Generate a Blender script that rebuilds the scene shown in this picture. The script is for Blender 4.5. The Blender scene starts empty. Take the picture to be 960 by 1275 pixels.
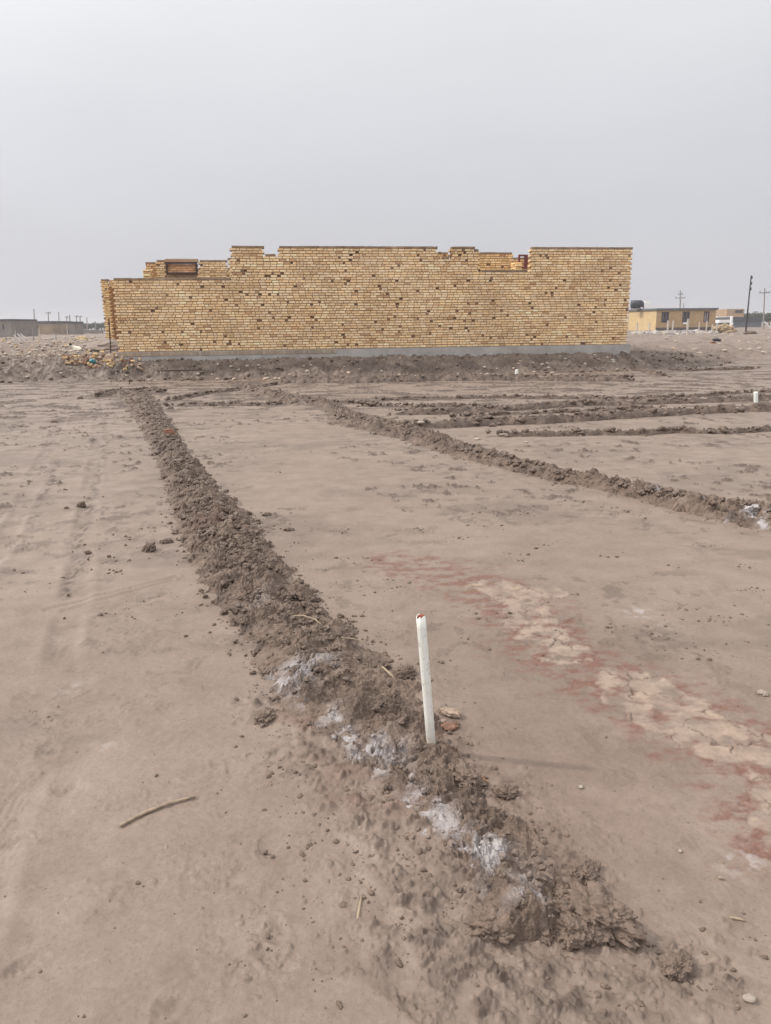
import bpy, bmesh, math, random
import numpy as np
from mathutils import Matrix, Vector

random.seed(7)
S = bpy.context.scene
COL = S.collection
rad = math.radians

# ------------------------------------------------------------------ camera
H_EYE, PITCH, ROLL, FPX = 1.5, rad(13.98), rad(-0.64), 940.0
cam_d = bpy.data.cameras.new('camera')
cam_d.sensor_fit = 'HORIZONTAL'
cam_d.sensor_width = 36.0
cam_d.lens = 36.0 * FPX / 960.0
cam_d.clip_start, cam_d.clip_end = 0.05, 8000
cam = bpy.data.objects.new('camera', cam_d)
COL.objects.link(cam)
cam.matrix_world = (Matrix.Translation((0, 0, H_EYE)) @ Matrix.Rotation(math.pi / 2 - PITCH, 4, 'X')
                    @ Matrix.Rotation(ROLL, 4, 'Z'))
S.camera = cam

# ------------------------------------------------------------------ sky, sun, exposure
SUN_EL, SUN_AZ = rad(42), math.atan2(-0.985, 0.18)      # azimuth measured from +Y towards +X
sun_dir = Vector((math.sin(SUN_AZ) * math.cos(SUN_EL), math.cos(SUN_AZ) * math.cos(SUN_EL), math.sin(SUN_EL)))
w = bpy.data.worlds.new('World')
S.world = w
w.use_nodes = True
nt = w.node_tree
bg = nt.nodes['Background']
bg.inputs['Strength'].default_value = 0.1
sky = nt.nodes.new('ShaderNodeTexSky')
sky.sky_type = 'NISHITA'
sky.sun_disc = False
sky.sun_elevation, sky.sun_rotation = SUN_EL, SUN_AZ
sky.dust_density, sky.air_density = 6.0, 1.5
tc = nt.nodes.new('ShaderNodeTexCoord')
sep = nt.nodes.new('ShaderNodeSeparateXYZ')
nt.links.new(tc.outputs['Generated'], sep.inputs[0])
ramp = nt.nodes.new('ShaderNodeValToRGB')
nt.links.new(sep.outputs['Z'], ramp.inputs['Fac'])
cr = ramp.color_ramp
stops = [(0.0, (.588, .590, .632)), (.10, (.61, .615, .652)), (.20, (.665, .67, .71)), (.34, (.775, .78, .80)), (.6, (1.05, 1.05, 1.05)), (1.0, (1.4, 1.38, 1.36))]
cr.elements[0].position, cr.elements[0].color = stops[0][0], (*stops[0][1], 1)
cr.elements[1].position, cr.elements[1].color = stops[-1][0], (*stops[-1][1], 1)
for p, c in stops[1:-1]:
    e = cr.elements.new(p)
    e.color = (*c, 1)
# milky glow of the haze round the hidden sun
dt = nt.nodes.new('ShaderNodeVectorMath')
dt.operation = 'DOT_PRODUCT'
nt.links.new(tc.outputs['Generated'], dt.inputs[0])
dt.inputs[1].default_value = sun_dir
mx0 = nt.nodes.new('ShaderNodeMath'); mx0.operation = 'MAXIMUM'; mx0.inputs[1].default_value = 0
pw = nt.nodes.new('ShaderNodeMath'); pw.operation = 'POWER'; pw.inputs[1].default_value = 4
nt.links.new(dt.outputs['Value'], mx0.inputs[0])
nt.links.new(mx0.outputs[0], pw.inputs[0])
ma = nt.nodes.new('ShaderNodeMath'); ma.operation = 'MULTIPLY_ADD'
ma.inputs[1].default_value, ma.inputs[2].default_value = 11.0, 10.6
# brightness added to the sky behind the camera to lift the shaded wall
sub = nt.nodes.new('ShaderNodeMapRange'); sub.interpolation_type = 'SMOOTHSTEP'
for i_, v_ in enumerate((.2, -.9, 0.0, .65)): sub.inputs[i_ + 1].default_value = v_
nt.links.new(sep.outputs['Y'], sub.inputs[0])
addg = nt.nodes.new('ShaderNodeMath'); addg.operation = 'ADD'
nt.links.new(pw.outputs[0], addg.inputs[0]); nt.links.new(sub.outputs[0], addg.inputs[1])
nt.links.new(addg.outputs[0], ma.inputs[0])
sc_ = nt.nodes.new('ShaderNodeVectorMath'); sc_.operation = 'SCALE'
cl = nt.nodes.new('ShaderNodeTexNoise'); cl.inputs['Scale'].default_value = 2.2; cl.inputs['Detail'].default_value = 5
cm = nt.nodes.new('ShaderNodeMapping'); cm.inputs['Scale'].default_value = (1, 1, 3.2)
nt.links.new(tc.outputs['Generated'], cm.inputs[0]); nt.links.new(cm.outputs[0], cl.inputs['Vector'])
cmr = nt.nodes.new('ShaderNodeMapRange')
for i_, v_ in enumerate((.3, .7, .965, 1.035)): cmr.inputs[i_ + 1].default_value = v_
nt.links.new(cl.outputs['Fac'], cmr.inputs[0])
cv = nt.nodes.new('ShaderNodeVectorMath'); cv.operation = 'SCALE'
nt.links.new(ramp.outputs[0], cv.inputs[0]); nt.links.new(cmr.outputs[0], cv.inputs['Scale'])
nt.links.new(cv.outputs[0], sc_.inputs[0])
nt.links.new(ma.outputs[0], sc_.inputs['Scale'])
mixs = nt.nodes.new('ShaderNodeMix'); mixs.data_type = 'RGBA'
mixs.inputs[0].default_value = 0.94
nt.links.new(sky.outputs[0], mixs.inputs[6])
nt.links.new(sc_.outputs[0], mixs.inputs[7])
nt.links.new(mixs.outputs[2], bg.inputs['Color'])

sd = bpy.data.lights.new('sun', 'SUN')
sd.energy, sd.angle, sd.color = 2.6, rad(2.2), (1.0, .93, .84)
so = bpy.data.objects.new('sun', sd)
COL.objects.link(so)
so.rotation_euler = sun_dir.to_track_quat('Z', 'Y').to_euler()
so.location = (-20, 5, 30)

S.view_settings.view_transform = 'Standard'
S.view_settings.look = 'None'
S.view_settings.exposure = 0.0
S.view_settings.gamma = 1.0
S.view_settings.use_curve_mapping = False
S.render.engine = 'CYCLES'
S.cycles.use_denoising = True
S.cycles.max_bounces = 6
S.cycles.volume_bounces = 0

# ------------------------------------------------------------------ picture point -> place on the ground
CM = cam.matrix_world.to_3x3()

def ray(px, py):
    return CM @ Vector(((px - 480) / FPX, -(py - 637.5) / FPX, -1))

def G(px, py, z=0.0):
    d = ray(px, py)
    t = (z - H_EYE) / d.z
    return np.array((d.x * t, d.y * t))

def At(px, py, Y):
    d = ray(px, py)
    t = Y / d.y
    return Vector((d.x * t, Y, H_EYE + d.z * t))

def GP(pts, z=0.0):
    return np.array([G(x, y, z) for x, y in pts])

# ------------------------------------------------------------------ numpy noise
def hsh(ix, iy, seed):
    n = (ix * 374761393 + iy * 668265263 + seed * 974634211) & 0xffffffff
    n = ((n ^ (n >> 13)) * 1274126177) & 0xffffffff
    return n ^ (n >> 16)

def rnd(ix, iy, seed):
    return hsh(ix, iy, seed).astype(np.float32) / np.float32(4294967296.0)

def perlin(x, y, seed=0):
    xf, yf = np.floor(x), np.floor(y)
    ix, iy = xf.astype(np.int64), yf.astype(np.int64)
    fx, fy = (x - xf).astype(np.float32), (y - yf).astype(np.float32)
    u = fx * fx * fx * (fx * (fx * 6 - 15) + 10)
    v = fy * fy * fy * (fy * (fy * 6 - 15) + 10)
    def g(dx, dy):
        a = rnd(ix + dx, iy + dy, seed) * np.float32(6.2831853)
        return np.cos(a) * (fx - dx) + np.sin(a) * (fy - dy)
    a = g(0, 0); a += (g(1, 0) - a) * u
    b = g(0, 1); b += (g(1, 1) - b) * u
    return (a + (b - a) * v) * 1.5

def fbm(x, y, seed=0, octaves=4, gain=.5):
    s, a = 0, 1.0
    for o in range(octaves):
        s = s + a * perlin(x * 2.03 ** o, y * 2.03 ** o, seed + 17 * o)
        a *= gain
    return s

def lumps(x, y, cell, seed, dens=1.0, rmin=.25, rmax=.55):
    """round crumbs of about cell metres, as a height field in metres"""
    X, Y = x / cell, y / cell
    ix, iy = np.floor(X).astype(np.int64), np.floor(Y).astype(np.int64)
    out = np.zeros(X.shape, np.float32)
    for dx in (-1, 0, 1):
        for dy in (-1, 0, 1):
            cx, cy = ix + dx, iy + dy
            px = cx + .15 + .7 * rnd(cx, cy, seed)
            py = cy + .15 + .7 * rnd(cx, cy, seed + 1)
            r = rmin + (rmax - rmin) * rnd(cx, cy, seed + 2) ** 1.5
            on = rnd(cx, cy, seed + 3) < dens
            d2 = (X - px) ** 2 + (Y - py) ** 2
            out = np.maximum(out, np.where(on, np.sqrt(np.maximum(r * r - d2, 0)), 0))
    return out * cell

def crackf(x, y, cell, seed):
    X, Y = x / cell, y / cell
    ix, iy = np.floor(X).astype(np.int64), np.floor(Y).astype(np.int64)
    f1 = np.full(X.shape, 9.0); f2 = np.full(X.shape, 9.0)
    for dx in (-1, 0, 1):
        for dy in (-1, 0, 1):
            cx, cy = ix + dx, iy + dy
            d = np.hypot(X - cx - rnd(cx, cy, seed), Y - cy - rnd(cx, cy, seed + 1))
            f2 = np.minimum(f2, np.maximum(f1, d))
            f1 = np.minimum(f1, d)
    return f2 - f1

def bil(x, y, lam, seed):
    """billowed noise: rounded lumps parted by sharp creases, 0 .. about .8"""
    wx = .35 * lam * perlin(x / (1.7 * lam), y / (1.7 * lam), seed + 3)
    return np.abs(perlin((x + wx) / lam, (y - wx) / lam, seed))

def sstep(a, b, x):
    t = np.clip((x - a) / (b - a), 0, 1)
    return t * t * (3 - 2 * t)

def dist_poly(x, y, P):
    d = np.full(x.shape, 1e9)
    for (ax, ay), (bx, by) in zip(P[:-1], P[1:]):
        vx, vy = bx - ax, by - ay
        t = np.clip(((x - ax) * vx + (y - ay) * vy) / (vx * vx + vy * vy + 1e-12), 0, 1)
        d = np.minimum(d, np.hypot(x - ax - t * vx, y - ay - t * vy))
    return d

# ------------------------------------------------------------------ mesh helpers
def tag(o, label=None, cat=None, group=None, kind=None):
    if label: o['label'] = label
    if cat: o['category'] = cat
    if group: o['group'] = group
    if kind: o['kind'] = kind
    return o

def np_mesh(name, V, F, mat, attrs=None, smooth=True):
    me = bpy.data.meshes.new(name)
    V = np.asarray(V, np.float32); F = np.asarray(F, np.int32)
    me.vertices.add(len(V)); me.vertices.foreach_set('co', V.ravel())
    me.loops.add(F.size); me.loops.foreach_set('vertex_index', F.ravel())
    me.polygons.add(len(F))
    me.polygons.foreach_set('loop_start', np.arange(0, F.size, F.shape[1], dtype=np.int32))
    me.polygons.foreach_set('loop_total', np.full(len(F), F.shape[1], np.int32))
    if smooth: me.polygons.foreach_set('use_smooth', np.ones(len(F), bool))
    me.update(calc_edges=True)
    for k, v in (attrs or {}).items():
        a = me.attributes.new(k, 'FLOAT', 'POINT')
        a.data.foreach_set('value', np.asarray(v, np.float32).ravel())
    me.materials.append(mat)
    o = bpy.data.objects.new(name, me)
    COL.objects.link(o)
    return o

def grid_faces(nr, nc):
    i = np.arange((nr - 1) * (nc - 1)); r, c = i // (nc - 1), i % (nc - 1)
    a = r * nc + c
    return np.stack([a, a + 1, a + nc + 1, a + nc], 1)

class MB:
    def __init__(s): s.v, s.f, s.c = [], [], []
    def face(s, idx, col): s.f.append(idx); s.c.append(col)
    def box8(s, P, col=(.5, .5, .5)):
        n = len(s.v); s.v += [tuple(p) for p in P]
        for q in ((0, 3, 2, 1), (4, 5, 6, 7), (0, 1, 5, 4), (1, 2, 6, 5), (2, 3, 7, 6), (3, 0, 4, 7)):
            s.face([n + k for k in q], col)
    def box(s, x0, x1, y0, y1, z0, z1, col=(.5, .5, .5), M=None):
        P = [(x0, y0, z0), (x1, y0, z0), (x1, y1, z0), (x0, y1, z0), (x0, y0, z1), (x1, y0, z1), (x1, y1, z1), (x0, y1, z1)]
        if M is not None: P = [M @ Vector(p) for p in P]
        s.box8(P, col)
    def tube(s, p0, p1, r0, r1=None, n=10, col=(.5, .5, .5), cap=True):
        r1 = r0 if r1 is None else r1
        p0, p1 = Vector(p0), Vector(p1)
        d = (p1 - p0).normalized()
        a = d.orthogonal().normalized(); b = d.cross(a)
        k0 = len(s.v)
        for p, r in ((p0, r0), (p1, r1)):
            for i in range(n):
                t = 2 * math.pi * i / n
                s.v.append(tuple(p + (a * math.cos(t) + b * math.sin(t)) * r))
        for i in range(n):
            j = (i + 1) % n
            s.face([k0 + i, k0 + j, k0 + n + j, k0 + n + i], col)
        if cap:
            s.face([k0 + i for i in range(n)][::-1], col); s.face([k0 + n + i for i in range(n)], col)
    def build(s, name, mat, parent=None, smooth=False):
        me = bpy.data.meshes.new(name)
        me.from_pydata(s.v, [], s.f)
        a = me.attributes.new('bcol', 'FLOAT_COLOR', 'FACE')
        a.data.foreach_set('color', np.array([(*c, 1) for c in s.c], np.float32).ravel())
        if smooth: me.polygons.foreach_set('use_smooth', np.ones(len(me.polygons), bool))
        me.materials.append(mat)
        me.update()
        o = bpy.data.objects.new(name, me)
        COL.objects.link(o)
        if parent: o.parent = parent
        return o

def empty(name, loc=(0, 0, 0)):
    o = bpy.data.objects.new(name, None)
    o.location = loc
    o.empty_display_size = .2
    COL.objects.link(o)
    return o

def rebase(root):
    """move parts (built in world space) under a root that stands at its base"""
    for ch in [c for c in COL.objects if c.parent == root]:
        ch.location = Vector(ch.location) - Vector(root.location)

# ------------------------------------------------------------------ materials
class NT:
    def __init__(s, name):
        s.m = bpy.data.materials.new(name); s.m.use_nodes = True
        s.t = s.m.node_tree; s.b = s.t.nodes['Principled BSDF']
    def n(s, typ, **k):
        o = s.t.nodes.new(typ)
        for a, b in k.items(): setattr(o, a, b)
        return o
    def l(s, a, b): s.t.links.new(a, b)
    def noise(s, scale, detail=4, rough=.55, vec=None):
        o = s.n('ShaderNodeTexNoise'); o.inputs['Scale'].default_value = scale
        o.inputs['Detail'].default_value = detail; o.inputs['Roughness'].default_value = rough
        if vec is None:
            g = s.n('ShaderNodeTexCoord'); vec = g.outputs['Object']
        s.l(vec, o.inputs['Vector']); return o.outputs['Fac']
    def attr(s, name):
        a = s.n('ShaderNodeAttribute'); a.attribute_name = name; return a
    def maprange(s, x, a, b, c=0, d=1):
        o = s.n('ShaderNodeMapRange'); s.l(x, o.inputs[0])
        for i, v in enumerate((a, b, c, d)): o.inputs[i + 1].default_value = v
        return o.outputs[0]
    def mix(s, fac, a, b, blend='MIX'):
        o = s.n('ShaderNodeMix', data_type='RGBA', blend_type=blend)
        for i, v in ((0, fac), (6, a), (7, b)):
            if hasattr(v, 'is_output'): s.l(v, o.inputs[i])
            elif i == 0: o.inputs[0].default_value = v
            else: o.inputs[i].default_value = (*v, 1)
        return o.outputs[2]
    def bump(s, hgt, strength, dist, prev=None):
        o = s.n('ShaderNodeBump'); o.inputs['Strength'].default_value = strength; o.inputs['Distance'].default_value = dist
        s.l(hgt, o.inputs['Height'])
        if prev is not None: s.l(prev, o.inputs['Normal'])
        return o.outputs[0]
    def out(s, col, rough=.85, spec=.3, normal=None):
        if hasattr(col, 'is_output'): s.l(col, s.b.inputs['Base Color'])
        else: s.b.inputs['Base Color'].default_value = (*col, 1)
        if hasattr(rough, 'is_output'): s.l(rough, s.b.inputs['Roughness'])
        else: s.b.inputs['Roughness'].default_value = rough
        s.b.inputs['Specular IOR Level'].default_value = spec
        if normal is not None: s.l(normal, s.b.inputs['Normal'])
        return s.m

def simple(name, col, var=.25, scale=8, rough=.8, spec=.3, bump=0.0, metal=0):
    k = NT(name)
    f = k.noise(scale, 5)
    c = k.mix(k.maprange(f, .3, .7), tuple(v * (1 - var) for v in col), tuple(min(1, v * (1 + var)) for v in col))
    k.b.inputs['Metallic'].default_value = metal
    return k.out(c, rough, spec, k.bump(f, bump, .02) if bump else None)

def soil_material(name, dark, pale, bumps=1.0, speck=.35, mott=.12, clod=.0):
    k = NT(name)
    spk = k.noise(105, 3, .6); mot = k.noise(38, 5, .7)
    big = k.noise(.55, 4); mid = k.noise(4.5, 5); fine = k.noise(60, 4); grit = k.noise(320, 3)
    c = k.mix(k.maprange(big, .35, .65), dark, pale)
    c = k.mix(k.maprange(mid, .35, .65, 0, .5), c, tuple(v * .74 for v in dark))
    dry = k.noise(1.6, 6, .65)
    c = k.mix(k.maprange(dry, .52, .62, 0, .30), c, tuple(v * 1.10 for v in pale))
    c = k.mix(k.maprange(dry, .44, .36, 0, .25), c, (dark[0] * .72, dark[1] * .71, dark[2] * .71))
    c = k.mix(k.maprange(fine, .35, .75, 0, .30), c, tuple(v * 1.25 for v in pale))
    c = k.mix(k.maprange(grit, .58, .72, 0, .22), c, (.09, .07, .055))
    c = k.mix(k.maprange(spk, .56, .68, 0, speck), c, (.085, .064, .05))
    c = k.mix(k.maprange(mot, .40, .68, 0, mott), c, (.075, .054, .041))
    c = k.mix(k.maprange(mot, .42, .30, 0, mott * .5), c, tuple(v * 1.5 for v in pale))
    wet = k.attr('wet').outputs['Fac']
    c = k.mix(wet, c, (.066, .045, .034))
    red = k.attr('red').outputs['Fac']
    def powder(fac, nz, w=.22):
        a_ = k.n('ShaderNodeMath', operation='MULTIPLY_ADD'); k.l(nz, a_.inputs[0]); a_.inputs[1].default_value = 1.5; a_.inputs[2].default_value = -.75 - .45
        b_ = k.n('ShaderNodeMath', operation='MULTIPLY_ADD'); k.l(fac, b_.inputs[0]); b_.inputs[1].default_value = 1.25; k.l(a_.outputs[0], b_.inputs[2])
        return k.maprange(b_.outputs[0], -w, w)
    pn = k.noise(52, 7, .72); pn2 = k.noise(30, 7, .75)
    def blend(fac, nz, w, lo, top):
        p_ = k.maprange(powder(fac, nz, w), 0, 1, lo, top)
        m_ = k.n('ShaderNodeMath', operation='MULTIPLY'); m_.use_clamp = True; k.l(fac, m_.inputs[0]); k.l(p_, m_.inputs[1]); return m_.outputs[0]
    rcol = k.mix(k.maprange(pn, .35, .65), (.175, .092, .066), (.112, .054, .038))
    c = k.mix(blend(red, pn2, .75, .55, 1.1), c, rcol)
    plate = k.attr('plate').outputs['Fac']
    c = k.mix(plate, c, k.mix(k.maprange(pn, .35, .65), (.262, .192, .148), (.33, .248, .192)))
    salt = k.attr('salt').outputs['Fac']
    c = k.mix(blend(salt, k.noise(85, 6, .75), .6, .10, 1.05), c, (.50, .475, .485))
    soft = k.noise(13, 4, .6)
    n = k.bump(soft, .10, .02)
    n = k.bump(fine, .34 * bumps, .006, n)
    n = k.bump(grit, .35 * bumps, .002, n)
    n = k.bump(mot, clod, .022, n)
    r = k.maprange(mid, .3, .7, .52, .78)
    return k.out(c, r, .4, n)

M_GROUND = soil_material('damp_silt', (.188, .142, .113), (.230, .176, .142))
M_RIDGE = soil_material('ploughed_mud', (.146, .099, .073), (.222, .160, .122), 1.6, .45, .62, .8)
M_BANK = soil_material('turned_earth', (.135, .101, .080), (.205, .158, .128), 1.3, .4, .55, .6)
M_PVC = simple('white_plastic', (.68, .68, .64), .06, 20, .38, .5)
M_BRICK = None

# ------------------------------------------------------------------ house lines (needed by the terrain)
ZB = .80
PA, PB = G(148, 438, ZB), G(783, 428, ZB)
U2 = (PB - PA) / np.hypot(*(PB - PA))
WLEN = float(np.hypot(*(PB - PA)))
N2 = np.array((U2[1], -U2[0]))            # outward, towards the camera
UV, VV = Vector((U2[0], U2[1], 0)), Vector((-N2[0], -N2[1], 0))
OA = Vector((PA[0], PA[1], 0))

def on_plane(px, py, depth=0.0):
    """(u, z) where a line of sight meets the vertical plane that lies depth behind the front wall"""
    d = ray(px, py); o = Vector((0, 0, H_EYE)) - (OA + VV * depth)
    t = -o.dot(VV) / d.dot(VV)
    p = o + d * t
    return p.dot(UV), p.z

# ------------------------------------------------------------------ terrain
BANK_X = [-60, -20, -10.5, -8.6, -7, -4.3, 0, 3.8, 7.5, 9.5, 11.5, 14, 20, 60]
BANK_Y = [21, 21, 21.1, 21.3, 21.5, 21.75, 22.2, 22.7, 23.5, 24.6, 26.2, 30, 36, 70]
def bank(x, y):
    yb = np.interp(x, BANK_X, BANK_Y) + .25 * perlin(x / 1.3, y / 1.3, 71) + .1 * perlin(x / .4, y / .4, 72)
    hh = np.interp(x, [-60, -12, -8, -7, 6.5, 8.5, 10.5, 13, 18, 40], [.5, .56, .58, .49, .47, .44, .34, .2, .12, .1])
    hh = hh * (1 - .7 * sstep(40, 110, y))
    ww = np.interp(x, [-60, -9, -7, 7, 9, 14], [1.9, 1.7, 1.05, 1.05, 1.4, 3])
    t = np.clip((y - yb) / ww, 0, 1)
    e = hh * (t ** .8 * (1.9 - .9 * t) if False else sstep(-.15, 1, t))
    mask = sstep(-.1, .3, (y - yb) / ww) * (1 - sstep(30, 60, y))
    e = e + mask * hh * (.12 * perlin(x / .8, y / .8, 73) + .16 * bil(x, y, .30, 74) + .13 * bil(x, y, .13, 75) + .08 * bil(x, y, .07, 76) - .08)
    return e, mask

def ground_macro(x, y):
    z = .006 * perlin(x / 1.7, y / 1.7, 1) + .002 * perlin(x / .55, y / .55, 2) + .02 * perlin(x / 7, y / 7, 3) * sstep(4, 9, np.hypot(x, y))
    far = sstep(30, 80, y)
    z = z * (1 - far) + far * .12 * perlin(x / 9, y / 9, 4)
    f2 = sstep(24, 34, y) * (1 - sstep(140, 220, y))
    z = z + f2 * (.16 * bil(x * .6, y, 1.3, 5) + .10 * bil(x * .7, y, .5, 6) - .05)
    return z

def ground_z(x, y):
    x, y = np.atleast_1d(np.float64(x)), np.atleast_1d(np.float64(y))
    return float((ground_macro(x, y) + bank(x, y)[0])[0])

def hit(px, py):
    """the place where a line of sight first meets the ground"""
    d = ray(px, py); d = d / math.hypot(d.x, d.y)
    t = np.arange(1.0, 160, .04); x, y, z = d.x * t, d.y * t, H_EYE + d.z * t
    g = ground_macro(x, y) + bank(x, y)[0]
    i = int(np.argmax(z <= g))
    return Vector((x[i], y[i], g[i]))

RED = GP([(505, 706), (560, 718), (630, 755), (690, 812), (750, 850), (820, 882), (900, 932), (1010, 1000)])
RED2 = GP([(940, 960), (955, 1020), (965, 1070)])
PLATE_A = GP([(625, 738), (655, 760), (665, 785), (700, 818)])
PLATE_B = GP([(790, 862), (830, 890), (880, 918), (960, 948), (1030, 985)])
PLATE_C = GP([(600, 735), (640, 740), (690, 745)])
PLATE_D = GP([(958, 1005), (985, 1060)])
R1ROWS = [(489, 140, 186), (500, 150, 195), (520, 166, 208), (545, 182, 223), (575, 195, 241), (610, 209, 270), (650, 217, 312), (690, 237, 338), (730, 254, 373),
          (770, 279, 408), (810, 308, 458), (845, 325, 497), (880, 348, 528), (920, 395, 562), (960, 440, 588), (1000, 492, 615), (1040, 535, 652),
          (1080, 562, 684), (1120, 582, 715), (1155, 600, 738), (1185, 618, 752)]
R1L = GP([(l, y) for y, l, r in R1ROWS]); R1R = GP([(r, y) for y, l, r in R1ROWS])
R1C = (R1L + R1R) / 2
R2COLS = [(285, 474, 482), (300, 475, 486), (340, 483, 501), (380, 491, 508), (415, 500, 514), (432, 507, 536), (450, 512, 540), (480, 520, 546), (520, 530, 558), (560, 545, 570),
          (600, 556, 581), (650, 571, 592), (700, 583, 605), (750, 594, 614), (800, 604, 627), (850, 617, 642), (900, 624, 652), (940, 627, 662), (990, 640, 672), (1060, 655, 690)]
R2T = GP([(x, a) for x, a, b in R2COLS], .075); R2B = GP([(x, b) for x, a, b in R2COLS])
R2C = (R2T + R2B) / 2
TRACK = GP([(122, 492), (128, 520), (131, 560), (122, 600), (108, 640), (96, 690), (80, 745)])
TRACK2 = GP([(75, 575), (60, 610), (40, 650)])
WHEEL_A = GP([(-60, 1230), (10, 1040), (62, 900), (92, 760), (108, 650), (120, 560), (126, 500)])
WHEEL_B = GP([(-40, 760), (20, 650), (52, 580), (80, 520), (95, 495)])
DRAG = GP([(58, 764), (120, 747), (220, 722)])
DRAG2 = GP([(80, 765), (150, 745), (215, 726)])
APRON = GP([(385, 900), (440, 985), (480, 1060), (520, 1120), (560, 1190)])
FOOT = [(42, 872, .075), (62, 938, .075), (22, 1052, .07), (178, 750, .06), (95, 840, .05), (270, 960, .035), (30, 1215, .05), (340, 1205, .05), (300, 905, .04),
        (510, 1255, .06), (215, 1262, .05), (150, 700, .06), (75, 600, .1), (40, 655, .12), (345, 1170, .05), (90, 990, .06), (640, 655, .1), (880, 685, .08), (300, 880, .05)]
CLUST = [(815, 800, .13, .9), (860, 820, .10, .6), (700, 1245, .10, 1.2), (850, 1215, .09, 1), (620, 1235, .12, 1.2), (520, 1200, .16, 1.0), (760, 1250, .10, 1), (720, 1120, .08, 1),
         (900, 1230, .07, 1), (905, 1170, .08, .5), (840, 1205, .07, 1), (700, 1090, .08, .9), (640, 990, .10, .8), (560, 925, .10, .8), (345, 560, .5, .35), (425, 665, .08, .9), (520, 663, .06, .9),
         (165, 690, .2, .6), (190, 750, .12, .7), (140, 770, .12, .5), (330, 885, .09, 1.2), (350, 950, .09, .9), (385, 960, .10, 1), (300, 1090, .14, .35), (130, 1125, .12, .3), (60, 900, .10, .6), (330, 1185, .08, .4),
         (660, 640, .15, .6), (750, 640, .12, .7), (880, 685, .14, .8), (610, 640, .18, .5), (240, 500, .35, .6), (60, 620, .2, .5), (110, 690, .15, .5), (240, 690, .22, 1), (330, 660, .15, 1)]

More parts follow.
